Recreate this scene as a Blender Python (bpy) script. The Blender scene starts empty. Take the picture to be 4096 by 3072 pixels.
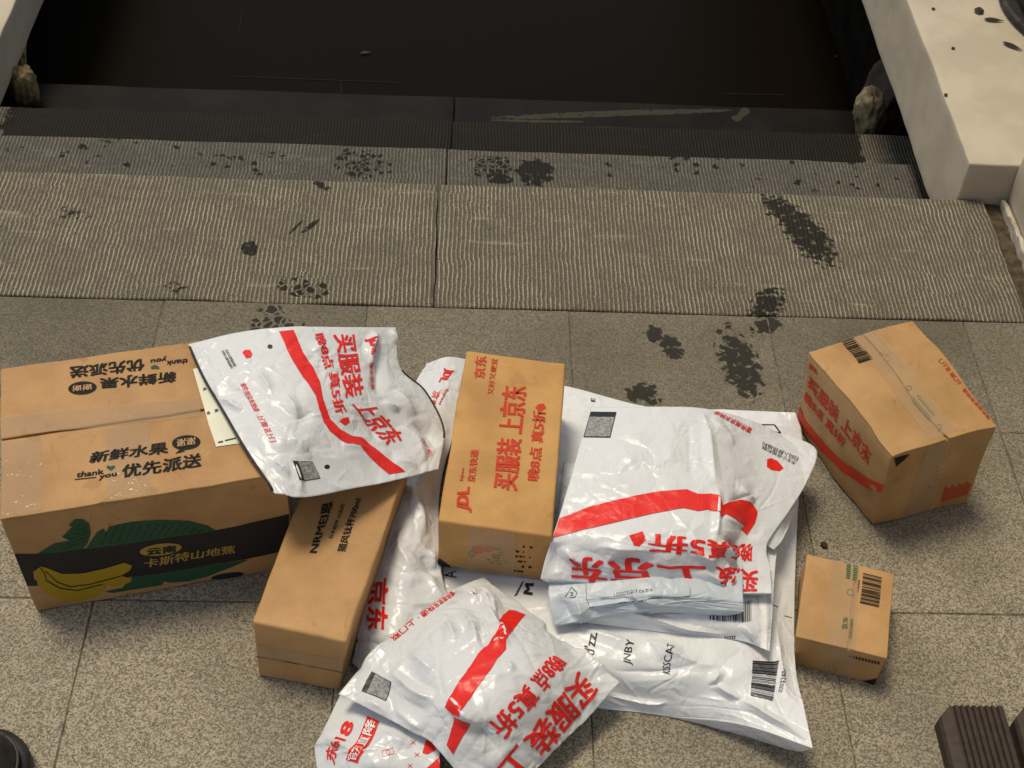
import bpy, bmesh, math, random
import numpy as np
from mathutils import Matrix, Vector
random.seed(7)
rng = np.random.default_rng(11)
scn = bpy.context.scene
col = scn.collection

# ------------------------------------------------------------------ camera
PW, PH = 4096, 3072                       # size of the photograph in pixels
CAM = np.array([-0.1676, -1.4208, 1.397]); FPX = 5326.5
def _axes(pitch, roll, yaw):
    cp, sp = math.cos(pitch), math.sin(pitch)
    f = np.array([math.sin(yaw)*cp, math.cos(yaw)*cp, -sp])
    r = np.array([math.cos(yaw), -math.sin(yaw), 0.0]); u = np.cross(r, f)
    return f, math.cos(roll)*r + math.sin(roll)*u, -math.sin(roll)*r + math.cos(roll)*u
FW, RT, UP = _axes(*[math.radians(a) for a in (47.679, 4.076, 3.639)])
cam = bpy.data.objects.new('camera', bpy.data.cameras.new('camera')); col.objects.link(cam)
cam.data.sensor_width = 36; cam.data.lens = 36*FPX/PW
cam.data.clip_start = 0.02; cam.data.clip_end = 200
m = np.eye(4); m[:3, 0] = RT; m[:3, 1] = UP; m[:3, 2] = -FW; m[:3, 3] = CAM
cam.matrix_world = Matrix(m.tolist()); scn.camera = cam

# ------------------------------------------------------------------ light
SUN_DIR = Vector((0.24, -0.27, -1.0)).normalized()     # lamp stands behind and to the left of the steps
sun = bpy.data.objects.new('sun', bpy.data.lights.new('sun', 'SUN')); col.objects.link(sun)
sun.data.energy = 2.8; sun.data.angle = math.radians(17); sun.data.color = (1.0, 0.865, 0.635)
sun.rotation_euler = SUN_DIR.to_track_quat('-Z', 'Y').to_euler(); sun.location = (-1.2, 0.9, 3)
w = bpy.data.worlds.new('World'); scn.world = w; w.use_nodes = True
sky = w.node_tree.nodes.new('ShaderNodeTexSky'); sky.sky_type = 'NISHITA'; sky.sun_disc = False
sky.sun_elevation = math.radians(70); sky.sun_rotation = math.radians(-42)
bg = w.node_tree.nodes['Background']; bg.inputs['Strength'].default_value = 0.14
hs_ = w.node_tree.nodes.new('ShaderNodeHueSaturation'); hs_.inputs['Saturation'].default_value = 0.42      # hazy town sky at night: less blue
w.node_tree.links.new(sky.outputs[0], hs_.inputs['Color']); w.node_tree.links.new(hs_.outputs[0], bg.inputs['Color'])
scn.view_settings.view_transform = 'Standard'; scn.view_settings.look = 'None'
scn.view_settings.exposure = -0.22; scn.view_settings.gamma = 1.0

# ------------------------------------------------------------------ pixel helpers
def P(x, y, z=0.0):
    d = FW*FPX + RT*(x-PW/2) - UP*(y-PH/2)
    return CAM + d*(z-CAM[2])/d[2]
def proj(p):
    v = np.atleast_2d(p) - CAM; k = FPX/(v@FW)
    return np.stack([PW/2 + (v@RT)*k, PH/2 - (v@UP)*k], 1)
def mk(ox, oy, s): return lambda x, y: (ox+x/s, oy+y/s)
Z3 = mk(0,1250,1.3275); Z4 = mk(700,1250,1.952); Z5 = mk(900,1850,1.659); R1 = mk(1650,1350,1.58)
R2 = mk(2100,1500,1.7467); R3 = mk(3050,1200,1.6587); R4 = mk(3050,2150,1.8); R5 = mk(2050,2250,1.7696); R6 = mk(1250,2250,1.7696)

# ------------------------------------------------------------------ numpy noise
_perm = rng.permutation(512)
def _h(ix, iy, iz, s): return _perm[(_perm[(_perm[(ix+s*37) & 511] + iy) & 511] + iz) & 511]/511.0*2-1
def noise3(x, y, z, s=0):
    x, y, z = [np.asarray(a, float) for a in (x, y, z)]
    ix, iy, iz = [np.floor(a).astype(int) for a in (x, y, z)]
    fx, fy, fz = x-ix, y-iy, z-iz
    fx, fy, fz = [f*f*f*(f*(f*6-15)+10) for f in (fx, fy, fz)]
    def L(a, b, t): return a+(b-a)*t
    c = lambda i, j, k: _h(ix+i, iy+j, iz+k, s)
    return L(L(L(c(0,0,0), c(1,0,0), fx), L(c(0,1,0), c(1,1,0), fx), fy), L(L(c(0,0,1), c(1,0,1), fx), L(c(0,1,1), c(1,1,1), fx), fy), fz)
def vecnoise(p, f, a, s=0):
    p = np.atleast_2d(p)
    return np.stack([noise3(p[:,0]*f, p[:,1]*f, p[:,2]*f, s+k) for k in range(3)], 1)*a

# ------------------------------------------------------------------ materials
class NT:
    def __init__(s, name):
        s.m = bpy.data.materials.new(name); s.m.use_nodes = True; s.t = s.m.node_tree
        s.b = s.t.nodes['Principled BSDF']
    def n(s, typ, **kw):
        nd = s.t.nodes.new(typ)
        for k, v in kw.items():
            if k.startswith('i_'):
                key = k[2:]; nd.inputs[int(key) if key.isdigit() else key.replace('_', ' ')].default_value = v
            else: setattr(nd, k, v)
        return nd
    def l(s, a, b): s.t.links.new(a, b)
    def math(s, op, a, b=0.0, c=None):
        nd = s.t.nodes.new('ShaderNodeMath'); nd.operation = op
        for i, v in enumerate((a, b, c)):
            if v is None: continue
            if isinstance(v, (int, float)): nd.inputs[i].default_value = v
            else: s.l(v, nd.inputs[i])
        return nd.outputs[0]
    def mix(s, f, a, b):
        nd = s.t.nodes.new('ShaderNodeMix'); nd.data_type = 'RGBA'
        for i, v in ((0, f), (6, a), (7, b)):
            if isinstance(v, (int, float)): nd.inputs[i].default_value = v
            elif isinstance(v, tuple): nd.inputs[i].default_value = (*v, 1)
            else: s.l(v, nd.inputs[i])
        return nd.outputs[2]
    def ramp(s, f, a, b):
        nd = s.t.nodes.new('ShaderNodeMapRange'); nd.interpolation_type = 'SMOOTHSTEP'
        nd.inputs[1].default_value = a; nd.inputs[2].default_value = b; s.l(f, nd.inputs[0]); return nd.outputs[0]
    def noise(s, vec, scale, detail=3, rough=.55):
        nd = s.n('ShaderNodeTexNoise'); nd.inputs['Scale'].default_value = scale; nd.inputs['Detail'].default_value = detail
        nd.inputs['Roughness'].default_value = rough
        if vec is not None: s.l(vec, nd.inputs['Vector'])
        return nd.outputs['Fac']
    def pos(s): return s.n('ShaderNodeNewGeometry').outputs['Position']
    def bump(s, h, strength, dist):
        nd = s.n('ShaderNodeBump'); nd.inputs['Strength'].default_value = strength; nd.inputs['Distance'].default_value = dist
        s.l(h, nd.inputs['Height']); s.l(nd.outputs[0], s.b.inputs['Normal'])
    def set(s, **kw):
        for k, v in kw.items():
            k = k.replace('_', ' ')
            if isinstance(v, tuple): v = (*v, 1)
            if isinstance(v, (int, float, tuple)): s.b.inputs[k].default_value = v
            else: s.l(v, s.b.inputs[k])
        return s.m

def stain_mask(nt, ellipses):
    """wet patches with a ragged outline: ellipses are (centre, half axis a, half axis b) on a stone surface"""
    pos = nt.pos()
    def field(ells):
        acc = None
        for c, a, b, k in ells:
            sub = nt.n('ShaderNodeVectorMath', operation='SUBTRACT'); nt.l(pos, sub.inputs[0]); sub.inputs[1].default_value = c
            ds = []; inv = np.linalg.inv(np.array([[a[0], b[0]], [a[1], b[1]]]))
            for row in inv:
                d = nt.n('ShaderNodeVectorMath', operation='DOT_PRODUCT'); nt.l(sub.outputs[0], d.inputs[0]); d.inputs[1].default_value = (row[0], row[1], 0)
                ds.append(nt.math('MULTIPLY', d.outputs['Value'], d.outputs['Value']))
            v = nt.math('MULTIPLY', nt.math('SUBTRACT', 1.0, nt.math('ADD', *ds)), abs(k))
            acc = v if acc is None else nt.math('MAXIMUM', acc, v)
        return nt.math('MINIMUM', nt.math('MAXIMUM', acc, -1.0), 0.85)
    solid = [e for e in ellipses if e[3] > 0]; drops = [e for e in ellipses if e[3] < 0]; out = None
    n1 = nt.noise(pos, 92, 3, .55); n2 = nt.noise(pos, 420, 2, .6)
    if solid:
        acc = field(solid)
        v = nt.math('ADD', nt.math('MULTIPLY', acc, 0.34), nt.math('ADD', nt.math('MULTIPLY', nt.math('SUBTRACT', n1, .5), 1.15), nt.math('MULTIPLY', nt.math('SUBTRACT', n2, .5), .14)))
        out = nt.math('MULTIPLY', nt.ramp(v, 0.06, 0.20), nt.ramp(acc, -0.25, 0.05))
    if drops:
        acc = field(drops)
        wv = nt.n('ShaderNodeTexNoise', i_Scale=90.0, i_Detail=2.0); nt.l(pos, wv.inputs['Vector'])
        of = nt.n('ShaderNodeVectorMath', operation='MULTIPLY_ADD'); nt.l(wv.outputs['Color'], of.inputs[0]); of.inputs[1].default_value = (.010, .010, 0); nt.l(pos, of.inputs[2])
        vo = nt.n('ShaderNodeTexVoronoi', feature='DISTANCE_TO_EDGE', i_Scale=80.0); vc = nt.n('ShaderNodeTexVoronoi', i_Scale=80.0)
        for q in (vo, vc): nt.l(of.outputs[0], q.inputs['Vector'])
        sc = nt.n('ShaderNodeSeparateColor'); nt.l(vc.outputs['Color'], sc.inputs[0])
        pick = nt.ramp(nt.math('SUBTRACT', nt.math('ADD', nt.math('MULTIPLY', acc, 1.05), .03), sc.outputs[0]), -.02, .02)
        dm = nt.math('MULTIPLY', nt.math('MULTIPLY', nt.ramp(nt.math('ADD', vo.outputs['Distance'], nt.math('MULTIPLY', nt.math('SUBTRACT', n2, .5), .08)), .05, .15), pick), nt.ramp(acc, -.35, 0.0))
        out = dm if out is None else nt.math('MAXIMUM', out, dm)
    return out
D = 4096/2212
def ell(cx, cy, ax, ay, bx, by, z=0.0, k=1.0):
    c = P(cx*D, cy*D, z); a = P((cx+ax)*D, (cy+ay)*D, z)-c; b = P((cx+bx)*D, (cy+by)*D, z)-c
    return (tuple(c), tuple(a), tuple(b), k)
STAINS_TILE = [ell(585,690,80,8,-12,42,k=-1), ell(1412,722,20,14,-14,16,k=1.4), ell(1450,748,24,26,-20,14,k=1.3), ell(1600,790,30,78,-44,12,k=1.2), ell(1385,848,38,-4,4,24,k=1.1),
               ell(1660,700,34,-6,0,30,k=.9), ell(1400,860,40,6,0,18,k=-.8), ell(1590,740,50,20,-20,60,k=-.5)]
STAINS_SLAB = [ell(539,537,20,6,-6,17,k=1.8), ell(672,487,24,-20,3,5,k=1.6), ell(650,622,66,14,-10,26,k=-1), ell(1740,505,70,74,30,-24,k=1.1), ell(1680,450,34,34,26,-16,k=.8),
               ell(1655,660,42,-22,6,36,k=.8), ell(695,400,22,12,-2,8,k=1.0), ell(640,490,16,-16,2,3,k=1.5), ell(1655,660,55,-25,8,44,k=-.7), ell(160,460,36,4,-2,14,k=.35), ell(380,620,26,4,-2,12,k=.4)]
z2 = -0.15
STAINS_T2 = [ell(775,352,72,16,-8,38,z2,-1.1), ell(1060,362,54,8,-4,36,z2,-1.2), ell(1155,372,44,4,-2,34,z2,1.6), ell(1080,385,30,4,-2,16,z2,1.0), ell(300,330,260,10,-4,36,z2,-.12), ell(520,345,140,8,-4,34,z2,-.16), ell(1600,370,420,14,-4,40,z2,-.07), ell(180,318,12,4,-3,8,z2,1.4)]

def granite():
    nt = NT('flamed_granite'); pos = nt.pos()
    rnd = nt.n('ShaderNodeObjectInfo').outputs['Random']
    vo = nt.n('ShaderNodeTexVoronoi', i_Scale=540.0); nt.l(pos, vo.inputs['Vector'])
    sep = nt.n('ShaderNodeSeparateColor'); nt.l(vo.outputs['Color'], sep.inputs[0]); g1 = sep.outputs[0]
    vo2 = nt.n('ShaderNodeTexVoronoi', i_Scale=640.0); nt.l(pos, vo2.inputs['Vector'])
    sep2 = nt.n('ShaderNodeSeparateColor'); nt.l(vo2.outputs['Color'], sep2.inputs[0])
    grain = nt.noise(pos, 420, 4, .75)
    f = nt.math('ADD', nt.math('MULTIPLY', g1, .5), nt.math('MULTIPLY', grain, .55))
    c = nt.mix(nt.ramp(f, .28, .78), (.178,.157,.116), (.445,.392,.30))
    c = nt.mix(nt.math('MULTIPLY', nt.ramp(sep2.outputs[1], .84, .94), .5), c, (.035,.032,.028))
    c = nt.mix(nt.math('MULTIPLY', nt.ramp(sep2.outputs[2], .9, .97), .5), c, (.56,.48,.36))
    # grime that settles along the foot of the steps, and per-tile tone
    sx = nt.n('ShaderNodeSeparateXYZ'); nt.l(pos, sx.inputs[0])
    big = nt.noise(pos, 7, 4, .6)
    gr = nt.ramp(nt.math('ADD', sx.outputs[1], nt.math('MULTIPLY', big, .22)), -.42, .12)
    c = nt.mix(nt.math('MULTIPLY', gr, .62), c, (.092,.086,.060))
    patch = nt.ramp(nt.noise(pos, 3.2, 3, .55), .42, .68)
    c = nt.mix(nt.math('MULTIPLY', patch, .42), c, (.10,.088,.064))
    tone = nt.n('ShaderNodeHueSaturation'); nt.l(c, tone.inputs['Color']); nt.l(nt.math('ADD', nt.math('MULTIPLY', rnd, .30), .84), tone.inputs['Value'])
    st = stain_mask(nt, STAINS_TILE)
    c = nt.mix(nt.math('MULTIPLY', st, .88), tone.outputs[0], (.014,.013,.010))
    nt.bump(f, .8, .0012)
    return nt.set(Base_Color=c, Roughness=nt.math('SUBTRACT', .82, nt.math('MULTIPLY', st, .2)), Specular_IOR_Level=.12)

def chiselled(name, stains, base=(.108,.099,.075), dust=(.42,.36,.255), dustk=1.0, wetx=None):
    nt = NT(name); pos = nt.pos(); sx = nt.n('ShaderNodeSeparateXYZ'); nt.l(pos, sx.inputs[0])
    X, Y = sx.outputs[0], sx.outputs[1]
    # wandering ridges that break and shift in rows, as a comb chisel leaves them
    cm = nt.n('ShaderNodeCombineXYZ'); nt.l(nt.math('MULTIPLY', X, 6.0), cm.inputs[0]); nt.l(nt.math('MULTIPLY', nt.math('FLOOR', nt.math('ADD', nt.math('MULTIPLY', Y, 26.0), nt.math('MULTIPLY', nt.noise(pos, 11, 2), 4.5))), 3.7), cm.inputs[1])
    rowj = nt.noise(cm.outputs[0], 1.0, 1)
    wob = nt.noise(pos, 60, 2, .5); wob2 = nt.noise(pos, 14, 2, .5)
    ph = nt.math('ADD', nt.math('MULTIPLY', X, 2*math.pi/.0068), nt.math('ADD', nt.math('MULTIPLY', rowj, 6.5), nt.math('ADD', nt.math('MULTIPLY', wob, 2.4), nt.math('MULTIPLY', wob2, 5.0))))
    s = nt.math('SINE', ph)
    speck = nt.noise(pos, 330, 3, .7); big = nt.noise(pos, 9, 4, .6); mid = nt.noise(pos, 45, 3, .6)
    ridge = nt.ramp(nt.math('ADD', s, nt.math('MULTIPLY', nt.math('SUBTRACT', speck, .5), 2.0)), .1, 1.15)
    amt = nt.math('MULTIPLY', ridge, nt.math('ADD', .42, nt.math('MULTIPLY', nt.ramp(big, .3, .7), .45)))
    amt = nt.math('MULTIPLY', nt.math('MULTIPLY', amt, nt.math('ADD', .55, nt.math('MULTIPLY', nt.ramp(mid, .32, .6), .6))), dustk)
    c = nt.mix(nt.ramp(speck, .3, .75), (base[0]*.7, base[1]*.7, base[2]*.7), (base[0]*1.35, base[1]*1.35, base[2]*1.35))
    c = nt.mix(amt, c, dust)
    # dusty smears
    cy = nt.n('ShaderNodeCombineXYZ'); nt.l(nt.math('MULTIPLY', X, 5.0), cy.inputs[0]); nt.l(nt.math('MULTIPLY', Y, 46.0), cy.inputs[1])
    sm = nt.ramp(nt.noise(cy.outputs[0], 1.0, 4, .6), .58, .74)
    c = nt.mix(nt.math('MULTIPLY', nt.math('MULTIPLY', sm, nt.ramp(mid, .35, .65)), .6*dustk), c, dust)
    st = stain_mask(nt, stains) if stains else None
    if wetx:
        e = nt.math('ADD', X, nt.math('ADD', nt.math('MULTIPLY', nt.math('SUBTRACT', nt.noise(pos, 26, 3), .5), .09), 0.0))
        wet = nt.math('MULTIPLY', nt.ramp(e, wetx[0]-.003, wetx[0]+.003), nt.math('SUBTRACT', 1.0, nt.ramp(e, wetx[1]-.004, wetx[1]+.004)))
        st = wet if st is None else nt.math('MAXIMUM', st, wet)
        silt = nt.ramp(nt.noise(cy.outputs[0], .55, 5, .62), .62, .72)
        wetc = nt.mix(nt.math('MULTIPLY', silt, .35), (.009,.008,.006), (.05,.042,.026))
        wetc = nt.mix(nt.math('MULTIPLY', ridge, .16), wetc, (.035,.031,.023))
    else: wetc = (.013,.012,.009)
    rough = .85
    if st is not None:
        c = nt.mix(nt.math('MULTIPLY', st, .93), c, wetc); rough = nt.math('SUBTRACT', .85, nt.math('MULTIPLY', st, .15))
    nt.bump(nt.math('ADD', nt.math('MULTIPLY', s, .5), nt.math('MULTIPLY', speck, .6)), .7, .0016)
    return nt.set(Base_Color=c, Roughness=rough, Specular_IOR_Level=.10)

def simple(name, c1, c2, scale=40, rough=.7, bump=.2, bd=.001, spec=.35, detail=4, lo=.35, hi=.65):
    nt = NT(name); co = nt.n('ShaderNodeTexCoord').outputs['Object']
    f = nt.noise(co, scale, detail, .6)
    nt.bump(nt.noise(co, scale*3, 3, .6), bump, bd)
    return nt.set(Base_Color=nt.mix(nt.ramp(f, lo, hi), c1, c2), Roughness=rough, Specular_IOR_Level=spec)

def cardboard(name, c, seed=0.0):
    nt = NT(name); pos = nt.pos()
    mp = nt.n('ShaderNodeMapping'); mp.inputs['Location'].default_value = (seed*3.1, seed*1.7, seed); nt.l(pos, mp.inputs['Vector']); v = mp.outputs[0]
    big = nt.noise(v, 14, 4, .6); fib = nt.noise(v, 700, 2, .6); mid = nt.noise(v, 90, 3, .6)
    d = (c[0]*.80, c[1]*.76, c[2]*.70); l = (min(1, c[0]*1.10), c[1]*1.12, c[2]*1.16)
    k = nt.mix(nt.ramp(big, .25, .75), d, l)
    k = nt.mix(nt.math('MULTIPLY', nt.ramp(fib, .45, .8), .22), k, (c[0]*.6, c[1]*.55, c[2]*.5))
    sp = nt.ramp(nt.noise(v, 26, 3, .55), .66, .70)
    k = nt.mix(nt.math('MULTIPLY', sp, .32), k, (c[0]*.55, c[1]*.45, c[2]*.35))
    sc = nt.n('ShaderNodeTexNoise', i_Scale=34.0, i_Detail=6.0, i_Roughness=.72, i_Distortion=.6); nt.l(v, sc.inputs['Vector'])
    k = nt.mix(nt.math('MULTIPLY', nt.ramp(sc.outputs['Fac'], .60, .70), .28), k, (min(1, c[0]*1.35), c[1]*1.45, c[2]*1.7))
    vd = nt.n('ShaderNodeTexVoronoi', feature='DISTANCE_TO_EDGE', i_Scale=9.0); dn = nt.n('ShaderNodeTexNoise', i_Scale=8.0, i_Detail=3.0); nt.l(v, dn.inputs['Vector'])
    of = nt.n('ShaderNodeVectorMath', operation='MULTIPLY_ADD'); nt.l(dn.outputs['Color'], of.inputs[0]); of.inputs[1].default_value = (.12, .12, .12); nt.l(v, of.inputs[2]); nt.l(of.outputs[0], vd.inputs['Vector'])
    dent = nt.math('MULTIPLY', nt.math('SUBTRACT', 1.0, nt.ramp(vd.outputs['Distance'], 0.0, .035)), nt.ramp(nt.noise(v, 6, 2), .52, .66))
    hgt = nt.math('ADD', nt.math('ADD', nt.math('MULTIPLY', mid, .7), nt.math('MULTIPLY', fib, .3)), nt.math('ADD', nt.math('MULTIPLY', dent, 1.1), nt.math('MULTIPLY', big, 3.0)))
    nt.bump(hgt, .45, .0013)
    return nt.set(Base_Color=k, Roughness=nt.math('ADD', .48, nt.math('MULTIPLY', big, .25)), Specular_IOR_Level=.32)

def film_facets(nt, pos, k=1.0):
    """thin film crumpled into small flat facets: each cell leans its own way"""
    dn = nt.n('ShaderNodeTexNoise', i_Scale=26.0, i_Detail=2.0); nt.l(pos, dn.inputs['Vector'])
    of = nt.n('ShaderNodeVectorMath', operation='MULTIPLY_ADD'); nt.l(dn.outputs['Color'], of.inputs[0]); of.inputs[1].default_value = (.03, .03, .03); nt.l(pos, of.inputs[2])
    tot = None
    for sc, st, m_, k_ in ((22.0, .30, 9.0, 1.0), (52.0, .22, 14.0, 1.0), (120.0, .16, 20.0, .6)):
        st_ = nt.n('ShaderNodeMapping'); st_.inputs['Scale'].default_value = (1.0, k_, 1.0); st_.inputs['Rotation'].default_value = (0, 0, sc); st_.inputs['Location'].default_value = (sc*.37, sc*.11, 0); nt.l(of.outputs[0], st_.inputs['Vector'])
        v = nt.n('ShaderNodeTexVoronoi', feature='DISTANCE_TO_EDGE', i_Scale=sc); nt.l(st_.outputs[0], v.inputs['Vector'])
        mod = nt.math('MULTIPLY', nt.math('SUBTRACT', nt.noise(pos, m_, 2), .47), 3.2)
        t = nt.math('MULTIPLY', nt.math('MULTIPLY', v.outputs['Distance'], st*k/sc), mod)
        tot = t if tot is None else nt.math('ADD', tot, t)
    return tot
def poly(name, c, rough=.33):
    nt = NT(name); pos = nt.pos()
    a = nt.noise(pos, 55, 3, .6); a2 = nt.math('ABSOLUTE', nt.math('SUBTRACT', a, .5)); b = nt.noise(pos, 190, 3, .6)
    h = film_facets(nt, pos)
    nt.bump(h, 1.0, 1.0)
    g = nt.noise(pos, 22, 4, .6)
    k = nt.mix(nt.math('MULTIPLY', nt.ramp(g, .55, .75), .16), c, (c[0]*.72, c[1]*.70, c[2]*.66))
    return nt.set(Base_Color=k, Roughness=nt.math('ADD', rough, nt.math('MULTIPLY', nt.math('SUBTRACT', b, .5), .16)), Specular_IOR_Level=.42)

def ink(name, c, rough=.38, wear=.0, under=(.8,.8,.8)):
    nt = NT(name); pos = nt.pos()
    a = nt.noise(pos, 55, 3, .6); b = nt.noise(pos, 190, 3, .6)
    if wear == 0: nt.bump(film_facets(nt, pos), 1.0, 1.0)
    f = nt.ramp(nt.noise(pos, 380, 3, .7), .5-.2*wear, .85-.3*wear)
    return nt.set(Base_Color=nt.mix(nt.math('MULTIPLY', f, wear), c, under), Roughness=rough, Specular_IOR_Level=.4 if rough < .45 else .15)

def deep_stone():  # near-black stone for the lowest step and the floor beneath
    nt = NT('near_black_stone'); pos = nt.pos()
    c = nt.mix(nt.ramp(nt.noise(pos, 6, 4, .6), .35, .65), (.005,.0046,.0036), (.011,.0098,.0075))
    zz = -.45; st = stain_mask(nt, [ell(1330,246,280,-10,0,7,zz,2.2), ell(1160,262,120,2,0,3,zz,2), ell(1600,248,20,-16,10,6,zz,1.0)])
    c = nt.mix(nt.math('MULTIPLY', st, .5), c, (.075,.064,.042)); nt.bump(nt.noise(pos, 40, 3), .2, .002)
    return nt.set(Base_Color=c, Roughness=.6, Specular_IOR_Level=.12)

KR = (.47,.285,.135)
M = dict(
    granite=granite(),
    slab=chiselled('chiselled_stone', STAINS_SLAB),
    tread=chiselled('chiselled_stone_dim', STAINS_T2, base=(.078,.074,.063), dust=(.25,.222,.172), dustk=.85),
    wet=chiselled('wet_stone', None, base=(.06,.056,.046), dust=(.25,.215,.16), wetx=(-1.095, .672)),
    deep=deep_stone(),
    grout=simple('grout', (.06,.05,.036), (.17,.145,.105), 60, .9),
    soil=simple('damp_soil', (.045,.034,.02), (.10,.075,.045), 70, .9, .6, .003),
    plaster=simple('white_plaster', (.43,.37,.275), (.50,.435,.33), 9, .8, .3, .001, .3),
    plaster2=simple('rough_plaster', (.42,.37,.29), (.58,.52,.42), 30, .85, .7, .004, .3),
    darkwall=simple('void_dark_side', (.004,.003,.002), (.012,.009,.006), 12, .9, .2, .001, .05),  # darkness of the void under the parapets is put into this colour
    rock=simple('pale_rock', (.17,.135,.075), (.36,.29,.17), 22, .8, .8, .004),
    rockb=simple('brown_rock', (.035,.022,.015), (.09,.055,.035), 20, .8, .8, .004),
    rocky=simple('ochre_rock', (.14,.10,.045), (.33,.245,.115), 24, .75, .8, .004),
    bag=poly('white_polythene', (.66,.68,.70), .28), bagw=poly('bright_white_polythene', (.70,.72,.74), .27),
    bagg=poly('grey_white_polythene', (.50,.555,.61), .40), bagc=poly('milky_polythene', (.63,.65,.67), .26),
    liner=simple('black_liner', (.012,.012,.012), (.03,.03,.03), 80, .5),
    red=ink('red_ink', (.72,.018,.012)), black=ink('black_ink', (.012,.012,.014)), grey=simple('printed_grey', (.16,.16,.16), (.34,.34,.34), 330, .5, .0, .001, .3, 3, .35, .65), white=ink('white_ink', (.75,.74,.72)),
    redk=ink('red_ink_on_kraft', (.52,.042,.018), .6, .2, KR), blackk=ink('black_ink_on_kraft', (.014,.014,.013), .7, .10, KR),
    greenk=ink('green_ink_on_kraft', (.03,.12,.05), .5, .25, KR), leafk=ink('leaf_green_ink', (.022,.075,.038), .5, .12, KR),
    darkk=ink('dark_band_ink', (.022,.021,.020), .45, .08, KR), yellk=ink('banana_yellow_ink', (.36,.235,.014), .5, .12, KR),
    goldk=ink('gold_ink', (.36,.24,.05), .5, .12, KR), kraftk=ink('kraft_coloured_ink', KR, .5),
    label=simple('cream_label', (.70,.70,.55), (.76,.75,.61), 30, .5, .1),
    card_ban=cardboard('kraft_board_banana', (.435,.245,.098), 1), card_long=cardboard('kraft_board_long', (.465,.268,.108), 2),
    card_mid=cardboard('kraft_board_mid', (.50,.278,.088), 3), card_cube=cardboard('kraft_board_cube', (.435,.256,.102), 4), card_small=cardboard('kraft_board_small', (.46,.268,.108), 5),
    slit=simple('board_edge', (.06,.035,.015), (.14,.085,.04), 80, .9),
    boardw=simple('ribbed_dark_board', (.034,.024,.018), (.046,.034,.026), 90, .6, .4, .0006, .3),
    rubber=simple('black_rubber', (.010,.010,.010), (.026,.025,.023), 30, .55, .3, .001), rubb2=simple('black_rubber_seam', (.05,.045,.04), (.09,.08,.07), 60, .5),
    pot=simple('grey_planter', (.07,.068,.06), (.12,.115,.10), 30, .55, .3), potin=simple('planter_dark', (.02,.018,.016), (.05,.045,.04), 40, .7),
    siltm=simple('silt', (.004,.0035,.003), (.016,.013,.009), 30, .9),
    leaf=simple('dry_leaf', (.018,.013,.008), (.055,.038,.02), 120, .8),
)
def tape_mat():
    nt = NT('clear_tape'); nt.set(Base_Color=(.56,.40,.24), Roughness=.12, Specular_IOR_Level=.7, Alpha=.34)
    pos = nt.pos(); nt.bump(nt.noise(pos, 60, 3), .5, .004); return nt.m
M['tape'] = tape_mat()
def sheet_mat():
    nt = NT('near_black_sheet'); pos = nt.pos(); nt.bump(nt.noise(pos, 14, 2), .04, .01)
    return nt.set(Base_Color=(.0060,.0044,.0024), Roughness=.35, IOR=1.33, Specular_IOR_Level=.06)
M['sheet'] = sheet_mat()

# ------------------------------------------------------------------ object helpers
def link(name, me, mat, parent=None, smooth=True):
    o = bpy.data.objects.new(name, me); col.objects.link(o)
    if mat is not None and not me.materials: me.materials.append(mat)
    if smooth: me.polygons.foreach_set('use_smooth', [True]*len(me.polygons))
    if parent is not None: o.parent = parent; o.matrix_parent_inverse = parent.matrix_world.inverted()
    return o
def mesh(name, verts, faces):
    me = bpy.data.meshes.new(name); me.from_pydata([tuple(map(float, v)) for v in verts], [], [tuple(map(int, f)) for f in faces]); me.update(); return me
def empty(name, loc, label=None, cat=None, group=None, kind=None):
    o = bpy.data.objects.new(name, None); col.objects.link(o); o.location = loc; o.empty_display_size = .05
    bpy.context.view_layer.update() if False else None
    o.matrix_world = Matrix.Translation(Vector(loc))
    return tag(o, label, cat, group, kind)
def tag(o, label=None, cat=None, group=None, kind=None):
    if label: o['label'] = label
    if cat: o['category'] = cat
    if group: o['group'] = group
    if kind: o['kind'] = kind
    return o

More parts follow.
